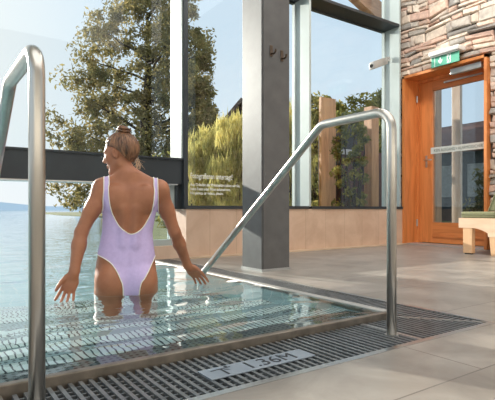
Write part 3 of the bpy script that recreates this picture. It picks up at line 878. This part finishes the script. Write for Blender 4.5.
# legs
for sx, hx in ((-1, -.080), (1, .090)):
    hip = np.array((hx, -.005, .02)); kn = np.array((hx + .002 * sx, .02, -.33)); an = np.array((hx, -.02, -.70))
    body.cone(hip, kn, .088, .054, .03); body.cone(kn, kn * .6 + an * .4 - np.array((0, .012, 0)), .052, .050, .02); body.cone(kn * .55 + an * .45 - np.array((0, .008, 0)), an, .048, .033, .02)
    body.cone(an, (hx, -.03, -.75), .034, .03, .01); body.cone((hx, -.01, -.755), (hx + .02 * sx, .13, -.765), .030, .022, .02)
    for t_ in range(5): body.cone((hx + sx * (.03 - .013 * t_), .13 - .006 * t_, -.768), (hx + sx * (.034 - .013 * t_), .175 - .008 * t_, -.77), .011, .009 - .0008 * t_, .004)
V, Q = surface_nets(body.f, body.lo, body.h)
V = laplace(V, Q, 2, .5)
FLOORZ = -.78
root = empty('person', (0.99, 2.66, FLOORZ), -math.radians(20.0))
tag(root, 'woman in lilac open-back swimsuit standing thigh deep in the pool, hands brushing the water', 'person')
up = np.array((0, 0, -FLOORZ))
np_obj('body', V + up, Q, M['skin'], root)

# ---- swimsuit cut from the body surface
T3 = np.concatenate([Q[:, [0, 1, 2]], Q[:, [0, 2, 3]]])
def vnormals(V, T):
    n = np.cross(V[T[:, 1]] - V[T[:, 0]], V[T[:, 2]] - V[T[:, 0]])
    N = np.zeros_like(V)
    for i in range(3):
        for c_ in range(3): N[:, c_] += np.bincount(T[:, i], n[:, c_], len(V))
    return N / np.maximum(np.linalg.norm(N, axis=1, keepdims=True), 1e-9)
N = vnormals(V, T3)
def poly_sd(px, pz, poly):
    """signed distance, negative inside"""
    P = np.array(poly, float); n = len(P); d = np.full(px.shape, 1e9); ins = np.zeros(px.shape, bool)
    for i in range(n):
        a, b = P[i], P[(i + 1) % n]; e = b - a
        wx, wz = px - a[0], pz - a[1]
        t = np.clip((wx * e[0] + wz * e[1]) / (e @ e), 0, 1)
        d = np.minimum(d, (wx - t * e[0]) ** 2 + (wz - t * e[1]) ** 2)
        c = ((a[1] > pz) != (b[1] > pz)) & (px < (b[0] - a[0]) * (pz - a[1]) / (b[1] - a[1] + 1e-12) + a[0])
        ins ^= c
    d = np.sqrt(d); return np.where(ins, -d, d)
def smooth_poly(pts, n=8):
    P = np.array(pts, float); out = []
    for i in range(len(P) - 1):
        p0 = P[max(i - 1, 0)]; p1 = P[i]; p2 = P[i + 1]; p3 = P[min(i + 2, len(P) - 1)]
        for k in range(n):
            t = k / n
            out.append(.5 * (2 * p1 + (p2 - p0) * t + (2 * p0 - 5 * p1 + 4 * p2 - p3) * t * t + (3 * p1 - p0 - 3 * p2 + p3) * t ** 3))
    out.append(P[-1]); return [tuple(q) for q in out]
# outlines in body (x,z)
U_back = smooth_poly([(-.090, .80), (-.090, .66), (-.089, .57), (-.078, .50), (-.055, .44), (-.020, .39), (.030, .358), (.085, .386), (.122, .44), (.146, .50), (.156, .57), (.158, .66), (.158, .80)])
U_front = smooth_poly([(-.090, .80), (-.085, .66), (-.070, .60), (-.03, .55), (.032, .54), (.09, .55), (.135, .60), (.155, .66), (.158, .80)])
leg_L = smooth_poly([(-.35, .235), (-.18, .232), (-.155, .222), (-.115, .205), (-.078, .178), (-.048, .135), (-.028, .09), (-.016, .05), (-.012, -.05), (-.012, -.2)]) + [(-.35, -.2)]
leg_R = smooth_poly([(.40, .230), (.20, .225), (.172, .215), (.150, .18), (.130, .14), (.104, .096), (.080, .055), (.070, -.05), (.07, -.2)]) + [(.40, -.2)]
arm_L = smooth_poly([(-.118, .80), (-.118, .66), (-.118, .59), (-.121, .54), (-.130, .49), (-.150, .46), (-.30, .455)]) + [(-.30, .80)]
arm_R = smooth_poly([(.182, .80), (.180, .66), (.180, .59), (.183, .54), (.190, .49), (.210, .46), (.36, .455)]) + [(.36, .80)]
x_, z_ = V[:, 0], V[:, 2]
# front outline is the mirror-ish one; blend by the normal
back = V[:, 1] < np.interp(z_, TOR[:, 0], TOR[:, 3])
r_ = np.where(back, poly_sd(x_, z_, U_back), poly_sd(x_, z_, U_front))
leg_L = [(a, b + .02) for a, b in leg_L]; leg_R = [(a, b + .02) for a, b in leg_R]
for pl in (leg_L, leg_R, arm_L, arm_R): r_ = np.minimum(r_, poly_sd(x_, z_, pl))
tors = torso_fn(V[:, 0], V[:, 1], V[:, 2])
r_ = np.minimum(r_, np.interp(z_, [.3, .40, .47, .50], [.06, .03, .03, .12]) - tors)
r_ = np.where((z_ > -.005) & (z_ < .71), r_, -1)
# inner thighs: nothing of the suit below the crotch away from the mid line
def clip(V, T, val):
    """keep val>0, cut triangles on the iso line"""
    ins = val > 0; k = ins[T].sum(1)
    full = T[k == 3]; newV = [V]; out = [full]; base = len(V)
    edges = {}
    E = []
    def cut(a, b):
        key = np.sort(np.stack([a, b], 1), 1); return key
    tri = []
    for kk in (1, 2):
        t = T[k == kk]; i_ = ins[t] if kk == 1 else ~ins[t]
        r = np.argmax(i_, 1); ar = np.arange(len(t))
        a = t[ar, r]; b = t[ar, (r + 1) % 3]; c = t[ar, (r + 2) % 3]
        tri.append((kk, a, b, c))
    keys = np.concatenate([np.concatenate([cut(a, b), cut(a, c)]) for kk, a, b, c in tri])
    uq, inv = np.unique(keys, axis=0, return_inverse=True); inv = inv.ravel()
    va, vb = val[uq[:, 0]], val[uq[:, 1]]; tt = (va / (va - vb))[:, None]
    newV = np.concatenate([V, V[uq[:, 0]] * (1 - tt) + V[uq[:, 1]] * tt])
    p0 = 0
    for kk, a, b, c in tri:
        n = len(a); ab = inv[p0:p0 + n] + base; ac = inv[p0 + n:p0 + 2 * n] + base; p0 += 2 * n
        if kk == 1: out.append(np.stack([a, ab, ac], 1))
        else: out.append(np.stack([ab, b, c], 1)); out.append(np.stack([ab, c, ac], 1))
    T = np.concatenate(out)
    u, iv = np.unique(T, return_inverse=True)
    return newV[u], iv.reshape(T.shape), u
def boundary_loops(T):
    e = np.concatenate([T[:, [0, 1]], T[:, [1, 2]], T[:, [2, 0]]]); s_ = set(map(tuple, e.tolist()))
    nxt = {a: b for a, b in s_ if (b, a) not in s_}
    loops = []
    while nxt:
        a = next(iter(nxt)); lp = [a]; b = nxt.pop(a)
        while b in nxt and b != lp[0]:
            lp.append(b); b = nxt.pop(b)
        if len(lp) > 12: loops.append(lp)
    return loops
off = V + N * .0035
r6 = np.concatenate([off, r_[:, None]], 1)
SV, ST, su = clip(off, T3, r_)
# drop small islands
par = np.arange(len(SV))
def find_comp(T, n):
    lab = np.arange(n)
    while True:
        m = np.minimum(np.minimum(lab[T[:, 0]], lab[T[:, 1]]), lab[T[:, 2]]); new = lab.copy()
        for i in range(3): np.minimum.at(new, T[:, i], m)
        new = new[new]
        if (new == lab).all(): return lab
        lab = new
lab = find_comp(ST, len(SV)); ids, cn = np.unique(lab, return_counts=True); big = ids[np.argmax(cn)]
ST = ST[lab[ST[:, 0]] == big]; u_, iv = np.unique(ST, return_inverse=True); SV = SV[u_]; ST = iv.reshape(ST.shape)
suit = np_obj('swimsuit', SV + up, ST, M['suit'], root); suit['label'] = 'lilac low-back swimsuit'
md = suit.modifiers.new('thick', 'SOLIDIFY'); md.thickness = .003; md.offset = -1
b = MB()
for lp in boundary_loops(ST):
    P = SV[lp]
    for _ in range(6): P = .5 * P + .25 * (np.roll(P, 1, 0) + np.roll(P, -1, 0))
    P = P[::2]; P = np.concatenate([P, P[:2]])
    P = [Vector(q) for q in (P + up)]
    b.tube(P, .0030, 6, False)
pp = b.build('piping', M['piping'], suit, True); pp['label'] = 'cream piping along the swimsuit edges'

# ---- hair
hr = SDF(tuple(HC - .19), tuple(HC + .21), .003)
sl, (X, Y, Z) = hr.sub(HC - .18, HC + .2)
P = np.stack([X - HC[0], Y - HC[1], Z - HC[2]], -1) @ Rh       # head frame
hx, hy, hz = P[..., 0], P[..., 1], P[..., 2]
bc = np.array((0, -.042, .100))
ang = np.arctan2(hx - bc[0], hy - bc[1]); rad_ = np.hypot(hx, hy - bc[1])
groove = .0016 * np.sin(ang * 34 + 6 * np.sin(rad_ * 30)) + .0012 * np.sin(ang * 71 + 2)
q = np.sqrt((hx / .082) ** 2 + ((hy + .016) / .100) ** 2 + ((hz - .022) / .098) ** 2)
d1 = (q - 1) * .085 + groove
# hairline: keep behind a tilted surface, above the nape
lim = np.interp(hz, [-.12, -.05, 0, .03, .045, .07, .11], [-.062, -.040, -.018, .012, .048, .064, .070]); line = (hy - lim) * .8
nape = (-.088 - .25 * (hy + .06)) - hz
d2 = np.maximum(np.maximum(d1, line), nape)
hr.merge(sl, d2.astype(np.float32), 0)
V2, Q2 = surface_nets(hr.f, hr.lo, hr.h); V2 = laplace(V2, Q2, 2, .5)
hair = np_obj('hair', V2 + up, Q2, M['hair'], root); hair['label'] = 'light brown hair pulled up'
# bun of coiled strands
b = MB(); 
Rb = Rh @ np.array(Matrix.Rotation(math.radians(28), 3, 'X'))
bcw = H((0.0, -.052, .121))
for s_i in range(34):
    ph = random.uniform(0, 2 * PI); R0 = random.uniform(.016, .034); hgt = random.uniform(-.026, .026); tl = random.uniform(-.35, .35)
    pts = []
    for k in range(15):
        a_ = ph + k / 14 * random.uniform(3.8, 4.6); rr = R0 + .004 * math.sin(k * .8 + s_i)
        v = np.array((rr * math.cos(a_), rr * math.sin(a_), hgt * (1 - (rr / .05) ** 2) + tl * .012 * math.cos(a_)))
        pts.append(tuple(bcw + Rb @ v + up))
    b.tube(pts, [.0035 + .0045 * math.sin(PI * k / 14) for k in range(15)], 7)
bun = b.build('hair_bun', M['hair'], hair, True)
core = SDF(tuple(bcw - .06), tuple(bcw + .06), .004)
core.ell(bcw, (.032, .032, .027), Rb, k=0)
V3, Q3 = surface_nets(core.f, core.lo, core.h); np_obj('bun_core', V3 + up, Q3, M['hair'], hair)
b = MB()
for i in range(34):
    # loose wisps behind the neck
    sx = random.uniform(.2, 1) ; p0 = H((sx * .06, -.085 + .02 * random.random(), -.03 - .05 * random.random()))
    pts = [p0]; v = np.array((random.uniform(.0, .5), random.uniform(-.4, .1), -1.0)); v /= np.linalg.norm(v)
    for k in range(6):
        v = v + rng.normal(0, .28, 3); v /= np.linalg.norm(v); pts.append(pts[-1] + v * random.uniform(.006, .012))
    b.tube([tuple(p_ + up) for p_ in pts], .0007, 4)
b.build('loose_strands', M['hair_fine'], hair, True)
# eyes and brows
for sx in (-1, 1):
    b = bmesh.new(); bmesh.ops.create_uvsphere(b, u_segments=16, v_segments=10, radius=.0115)
    me = bpy.data.meshes.new('eye'); b.to_mesh(me); b.free(); me.materials.append(M['eye'])
    me.polygons.foreach_set('use_smooth', [True] * len(me.polygons))
    o = bpy.data.objects.new('eye', me); link(o, root); o.location = tuple(H((sx * .029, .076, .004)) + up)

# ------------------------------------------------------------------ outside : ground, hill, vegetation, buildings
lp = [(2.26, 4.68), (6.1, 4.68), (6.1, -2), (60, -2), (60, 70), (13, 70), (9.2, 40), (9.0, 27), (3.2, 9), (2.26, 5.6)]
b = MB(); b.prism(lp, 'z', -1.6, .05)
o = b.build('lawn', M['ground']); tag(o, 'grassy ground outside the windows', 'lawn', kind='structure')
hv = []; hf = []
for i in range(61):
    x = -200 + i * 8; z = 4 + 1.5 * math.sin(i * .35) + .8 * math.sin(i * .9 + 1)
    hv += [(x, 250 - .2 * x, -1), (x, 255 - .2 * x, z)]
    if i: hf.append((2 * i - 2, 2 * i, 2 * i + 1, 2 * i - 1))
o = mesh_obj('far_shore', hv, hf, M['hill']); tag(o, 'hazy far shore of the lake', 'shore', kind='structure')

def leaf_quads(cen, n_each, rad, size, aspect=1.6, drift=None, flat=1.0, vertical=False):
    """cen (k,3), rad (k,) -> leaf mesh arrays"""
    k = len(cen); n = k * n_each
    c = np.repeat(cen, n_each, 0); r = np.repeat(rad, n_each)
    v = rng.normal(size=(n, 3)); v /= np.linalg.norm(v, axis=1, keepdims=True)
    v *= (rng.random((n, 1)) ** .6); v[:, 2] *= flat
    p = c + v * r[:, None]
    if vertical:
        a = rng.normal(0, .28, (n, 3)); a[:, 2] = 1
    else: a = rng.normal(size=(n, 3))
    a /= np.linalg.norm(a, axis=1, keepdims=True)
    b = np.cross(a, rng.normal(size=(n, 3))); b /= np.maximum(np.linalg.norm(b, axis=1, keepdims=True), 1e-6)
    s = size * rng.uniform(.6, 1.3, (n, 1)); a = a * s * aspect; b = b * s
    P = np.stack([p - a, p + b * .6, p + a, p - b * .6], 1).reshape(-1, 3)
    F = np.arange(n * 4).reshape(n, 4)
    return P, F
def branch_tube(mb, a, b_, r0, r1, wob=.1, n=6):
    a = Vector(a); b_ = Vector(b_); pts = []
    for k in range(n + 1):
        t = k / n; p_ = a.lerp(b_, t)
        if 0 < k < n: p_ += Vector((random.uniform(-wob, wob), random.uniform(-wob, wob), random.uniform(-wob, wob)))
        pts.append(p_)
    mb.tube(pts, [r0 + (r1 - r0) * k / n for k in range(n + 1)], 8)

RV = np.array((.821, -.571, 0)); FV = np.array((.571, .821, 0))
def in_poly(x, z, poly): return poly_sd(np.array([x]), np.array([z]), poly)[0] < 0
def big_tree():
    base = (11.85, 28.3, 0)
    t = empty('tree', (base[0], base[1], -.05)); tag(t, 'big broadleaf lakeside tree behind the left window', 'tree')
    outl = [(-6.0, .8), (-6.1, 2.6), (-4.6, 3.4), (-5.5, 5.2), (-5.2, 6.0), (-4.3, 6.8), (-4.3, 8.3), (-3.6, 9.2), (-3.9, 11.0), (-3.4, 12.2), (-2.0, 14.5), (1.6, 16.0), (3.0, 13.4), (3.9, 11.0), (4.0, 9.4), (3.6, 8.0), (4.0, 6.6), (4.4, 5.0), (4.4, 3.0), (4.0, 1.0), (-3.0, .6)]
    cs = []; rs = []
    while len(cs) < 430:
        x = random.uniform(-6.2, 4.5); z = random.uniform(.6, 16)
        if not in_poly(x, z, outl): continue
        keep = .9 if x > 0 else .7
        if z < 3.5 and x < -2: keep = .55
        if random.random() > keep: continue
        dpt = random.uniform(-2.6, 2.6)
        cs.append(RV * x + FV * dpt + np.array((0, 0, z))); rs.append(random.uniform(.35, 1.0) * (1.15 if x > 0 else 1.0))
    P, F = leaf_quads(np.array(cs), 95, np.array(rs), .10, 1.5, flat=.8)
    np_obj('foliage', P, F, M['leaf'], t, False)
    mb = MB(); mb.tube([(0, 0, 0), (.1, 0, 3), (-.05, .1, 6), (.15, 0, 9), (.1, 0, 13)], [.42, .34, .28, .2, .07], 12)
    for i in range(46):
        c_ = cs[i * 4]; zz = max(1.6, min(12.5, c_[2] - random.uniform(.5, 2.2)))
        branch_tube(mb, (.05, 0, zz), c_, .09, .02, .15)
    mb.build('trunk', M['bark'], t, True)
big_tree()

def bush(name, label, cat, loc, outl, n_cl, n_leaf, rad, size, m, depth, group=None, vertical=False, aspect=1.6, twig=True):
    """outl: outline in (lateral, height) metres"""
    t = empty(name, loc); tag(t, label, cat, group)
    xs = [p_[0] for p_ in outl]; zs = [p_[1] for p_ in outl]; cs = []
    while len(cs) < n_cl:
        x = random.uniform(min(xs), max(xs)); z = random.uniform(min(zs), max(zs))
        if in_poly(x, z, outl): cs.append(RV * x + FV * random.uniform(-depth, depth) + np.array((0, 0, z)))
    rr = np.array([random.uniform(.7, 1.2) * rad for _ in cs])
    P, F = leaf_quads(np.array(cs), n_leaf, rr, size, aspect, vertical=vertical)
    np_obj('foliage', P, F, m, t, False)
    mb = MB()
    for i in range(min(14, len(cs))):
        c_ = cs[i]; branch_tube(mb, (c_[0] * .4, c_[1] * .4, 0), c_, .025, .008, .04)
    mb.build('stem', M['bark'], t, True)
# reed clumps seen through window 2 (distance about 9 m)
def at(px, d, z=0.0):
    u = (px - 247.5) / 475
    v = FV * d + RV * (u * d); return (v[0], v[1], z)
bush('reed_clump', 'tall yellowing reed clump outside the lettered window', 'plant', at(206, 9.5, -.05), [(-.5, 0), (.45, 0), (.5, 2.1), (.2, 2.25), (-.1, 2.0), (-.45, 1.9)], 180, 55, .17, .016, M['bamboo'], .5, vertical=True, aspect=9)
bush('reed_clump', 'taller reed clump just left of the column', 'plant', at(236, 9.0, -.05), [(-.5, 0), (.4, 0), (.45, 2.4), (.2, 2.45), (-.1, 2.15), (-.4, 2.0)], 175, 55, .17, .016, M['bamboo'], .5, vertical=True, aspect=9)
bush('reed_clump', 'reed clump in the gap right of the column', 'plant', at(283, 9.0, -.05), [(-.5, 0), (.5, 0), (.5, 2.35), (.0, 2.5), (-.4, 2.3)], 140, 50, .17, .016, M['bamboo'], .5, vertical=True, aspect=9)
bush('shrub', 'dark shrub behind the reeds beside the gabled house', 'shrub', at(222, 11.5, -.05), [(-1.6, 0), (1.2, 0), (1.2, 1.9), (.0, 2.0), (-1.5, 1.7)], 70, 110, .3, .05, M['hedge'], .4)
bush('shrub', 'yellow green shrub at the left of the right window', 'shrub', at(328, 14, -.05), [(-1.2, 0), (.9, 0), (1.0, 3.2), (.5, 3.7), (-.1, 3.4), (-.5, 3.9), (-1.1, 3.6)], 130, 120, .3, .06, M['hedge'], .6)
bush('shrub', 'tall rounded shrub showing above the right handrail', 'shrub', at(367, 17.5, -.05), [(-1.2, 0), (1.2, 0), (1.2, 4.0), (.6, 4.7), (.06, 5.4), (-.5, 4.6), (-1.1, 4.0)], 140, 120, .34, .06, M['hedge'], .6)
bush('shrub', 'bushy hedge plant behind the timber pavilion', 'shrub', at(352, 11.6, -.05), [(-.8, 0), (.9, 0), (.9, 2.6), (.3, 2.9), (-.8, 2.7)], 90, 110, .25, .05, M['hedge'], .25)
bush('tree', 'small conifer-like tree edge beside the big lakeside tree', 'tree', at(199, 24, -.05), [(-1.2, 0), (1.3, 0), (.9, 3.5), (.6, 6.5), (.3, 8.8), (-.1, 9.4), (-.6, 6)], 110, 120, .42, .09, M['leaf'], .9)

bush('shrub', 'leafy shrub standing in front of the dark pavilion panes', 'shrub', at(352, 8.6, .05), [(-.30, 0), (.28, 0), (.3, 1.5), (.05, 2.2), (-.28, 1.9)], 40, 70, .12, .03, M['hedge'], .12)
# gabled house behind the reeds
h = empty('house', at(262, 17, -.05), -math.radians(34.8)); tag(h, 'dark gabled house roof rising behind the reeds', 'house')
b = MB(); b.prism([(-1.9, 0), (2.6, 0), (2.6, 2.6), (.0 - .75, 4.2), (-1.9, 2.6)], 'y', 0, 1.6); b.build('wall', M['slate'], h)
b = MB(); b.prism([(-2.5, 2.35), (-.75, 4.45), (-.75, 4.28), (-2.4, 2.28)], 'y', -.4, 1.9); b.prism([(-.75, 4.45), (3.2, 2.2), (3.1, 2.1), (-.75, 4.28)], 'y', -.4, 1.9); b.build('roof', M['house_roof'], h)
b = MB(); b.box(-1.0, -.2, -.03, .02, 2.0, 3.0); b.build('window_shutter', M['timber'], h)

# timber pavilion behind window 3: solid posts and panels in place of pane reflections
pv = empty('pavilion', at(350, 9.0, -.05), 0); tag(pv, 'timber pavilion with posts and dark panels standing in for reflections in the right window', 'pavilion')
ox, oy = pv.location.x, pv.location.y
def pvb(x0, x1, y0, y1, z0, z1, name, m):
    b = MB(); b.box(x0 - ox, x1 - ox, y0 - oy, y1 - oy, z0, z1); return b.build(name, m, pv)
pvb(6.20, 6.58, 6.5, 6.56, 0, 2.65, 'post', M['timber'])
pvb(7.60, 7.82, 6.5, 6.7, 0, 2.65, 'post', M['timber'])
pvb(6.58, 7.20, 6.52, 6.6, 1.62, 1.72, 'crossbar', M['silver'])
pvb(6.55, 7.62, 6.9, 6.95, 0, 2.3, 'dark_pane', M['slate'])
pvb(7.0, 8.4, 6.72, 6.8, 0, 1.75, 'panel', M['mauve'])
pvb(6.9, 8.6, 7.4, 7.6, 0, .5, 'low_wall', M['slate'])
b = MB(); b.prism([(4.9 - ox, 4.42), (8.4 - ox, 3.09), (8.4 - ox, 3.42), (4.9 - ox, 4.75)], 'y', 5.4 - oy, 5.55 - oy); b.build('rafter', M['timber_x'], pv)
pvb(8.1, 8.3, 5.38, 5.56, 0, 3.2, 'post', M['timber'])

# outside the door
e = empty('timber_post', (7.15, 4.36, .05)); tag(e, 'knotty pine porch post behind the glass door', 'post')
b = MB(); b.box(-.03, .03, -.075, .075, 0, 3.2, .006); b.build('shaft', M['pine'], e)
b = MB(); b.box(-.1, .1, -.105, .105, 0, .05); b.build('shoe', M['silver'], e)
h2 = empty('house', (16.6, 9.2, .05)); tag(h2, 'dark house with rust brown roof outside the glass door', 'house')
b = MB(); b.box(0, 3, -2.0, 2.4, 0, 2.7); b.build('wall', M['slate'], h2)
b = MB(); b.prism([(-.5, 2.6), (1.6, 3.9), (3.6, 2.6), (3.5, 2.5), (1.6, 3.75), (-.4, 2.5)], 'y', -2.2, 2.6)
b.v = [(x, y_, z) for x, y_, z in b.v]; b.build('roof', M['red_roof'], h2)
for yy in (-1.6, -.4, 1.0):
    b = MB(); b.box(-.03, .02, yy, yy + .9, .9, 2.1); b.build('window_pane', M['lamp_metal'], h2)
bush('shrub', 'dark shrub outside the glass door', 'shrub', (11.5, 5.2, -.05), [(-1.2, 0), (1.2, 0), (1.1, 1.5), (-.2, 1.9), (-1.1, 1.4)], 50, 100, .3, .05, M['leaf'], .5)

# ------------------------------------------------------------------ lights and sky
sun_from = Vector((-.243 * math.cos(math.radians(16.5)), .97 * math.cos(math.radians(16.5)), math.sin(math.radians(16.5))))
L = bpy.data.lights.new('sun', 'SUN'); L.energy = 8.5; L.angle = math.radians(.8); L.color = (1.0, .94, .85)
o = bpy.data.objects.new('sun', L); C.objects.link(o); o.rotation_euler = (-sun_from).to_track_quat('-Z', 'Y').to_euler()
def area(name, loc, sx, sy, en, colr, rot=(0, 0, 0)):
    L = bpy.data.lights.new(name, 'AREA'); L.shape = 'RECTANGLE'; L.size = sx; L.size_y = sy; L.energy = en; L.color = colr
    o = bpy.data.objects.new(name, L); C.objects.link(o); o.location = loc; o.rotation_euler = rot; return o
area('added_room_fill', (1.5, -.5, CEIL - .05), 7, 5, 185, (.97, .985, 1))  # unseen area light added under the ceiling to fill the room

def aim(o, tgt):
    o.rotation_euler = (Vector(tgt) - o.location).to_track_quat('-Z', 'Y').to_euler()
aim(area('added_wall_fill', (3.6, 2.6, CEIL - .15), 2.2, .6, 110, (1, .98, .96)), (5.8, 3.2, 1.6))  # second added area light, brightens the stone wall and door
wd = bpy.data.worlds.new('sky'); scene.world = wd; wd.use_nodes = True
nt = wd.node_tree; nt.nodes.clear()
out = nt.nodes.new('ShaderNodeOutputWorld'); bg = nt.nodes.new('ShaderNodeBackground'); nt.links.new(bg.outputs[0], out.inputs[0])
tc = nt.nodes.new('ShaderNodeTexCoord')
nrmz = nt.nodes.new('ShaderNodeVectorMath'); nrmz.operation = 'NORMALIZE'; nt.links.new(tc.outputs['Generated'], nrmz.inputs[0])
dot = nt.nodes.new('ShaderNodeVectorMath'); dot.operation = 'DOT_PRODUCT'; dot.inputs[1].default_value = sun_from; nt.links.new(nrmz.outputs[0], dot.inputs[0])
sep = nt.nodes.new('ShaderNodeSeparateXYZ'); nt.links.new(nrmz.outputs[0], sep.inputs[0])
def rampw(src, stops):
    r = nt.nodes.new('ShaderNodeValToRGB'); e = r.color_ramp.elements
    while len(e) < len(stops): e.new(.5)
    for i, (p_, c_) in enumerate(stops): e[i].position = p_; e[i].color = (*lin(c_), 1)
    nt.links.new(src, r.inputs[0]); return r.outputs[0]
up_c = rampw(sep.outputs[2], [(0, (232, 241, 246)), (.12, (220, 236, 248)), (.45, (202, 226, 247)), (1, (166, 200, 234))])
glow = rampw(dot.outputs['Value'], [(.55, (0, 0, 0)), (.85, (110, 110, 110)), (.98, (255, 255, 255))])
mixw = nt.nodes.new('ShaderNodeMixRGB'); nt.links.new(glow, mixw.inputs[0]); nt.links.new(up_c, mixw.inputs[1]); mixw.inputs[2].default_value = (.93, .96, .95, 1)
# thin streaky cloud
nz = nt.nodes.new('ShaderNodeTexNoise'); nz.inputs['Scale'].default_value = 3; nz.inputs['Detail'].default_value = 6
mpw = nt.nodes.new('ShaderNodeMapping'); mpw.inputs['Scale'].default_value = (1, 1, 4); nt.links.new(nrmz.outputs[0], mpw.inputs[0]); nt.links.new(mpw.outputs[0], nz.inputs['Vector'])
cl = rampw(nz.outputs['Fac'], [(.5, (0, 0, 0)), (.8, (90, 90, 90))])
mix2 = nt.nodes.new('ShaderNodeMixRGB'); nt.links.new(cl, mix2.inputs[0]); nt.links.new(mixw.outputs[0], mix2.inputs[1]); mix2.inputs[2].default_value = (.95, .96, .97, 1)
nt.links.new(mix2.outputs[0], bg.inputs[0]); bg.inputs[1].default_value = 1.04

# ------------------------------------------------------------------ camera
cam = bpy.data.cameras.new('camera'); co = bpy.data.objects.new('camera', cam); C.objects.link(co); scene.camera = co
co.location = (0, 0, .5)
right = Vector((.821, -.571, 0)).normalized(); fwd = Vector((.571, .821, 0)).normalized()
co.matrix_world = basis(tuple(right), (0, 0, 1), tuple(-fwd), (0, 0, .5))
cam.sensor_width = 36; cam.lens = 475 / 495 * 36
cam.shift_y = 9 / 495.0      # horizon a little below the middle of the frame
cam.clip_end = 1000; cam.clip_start = .02
scene.view_settings.view_transform = 'Standard'
scene.view_settings.look = 'None'
scene.cycles.use_denoising = True
scene.cycles.max_bounces = 10
scene.cycles.transparent_max_bounces = 12
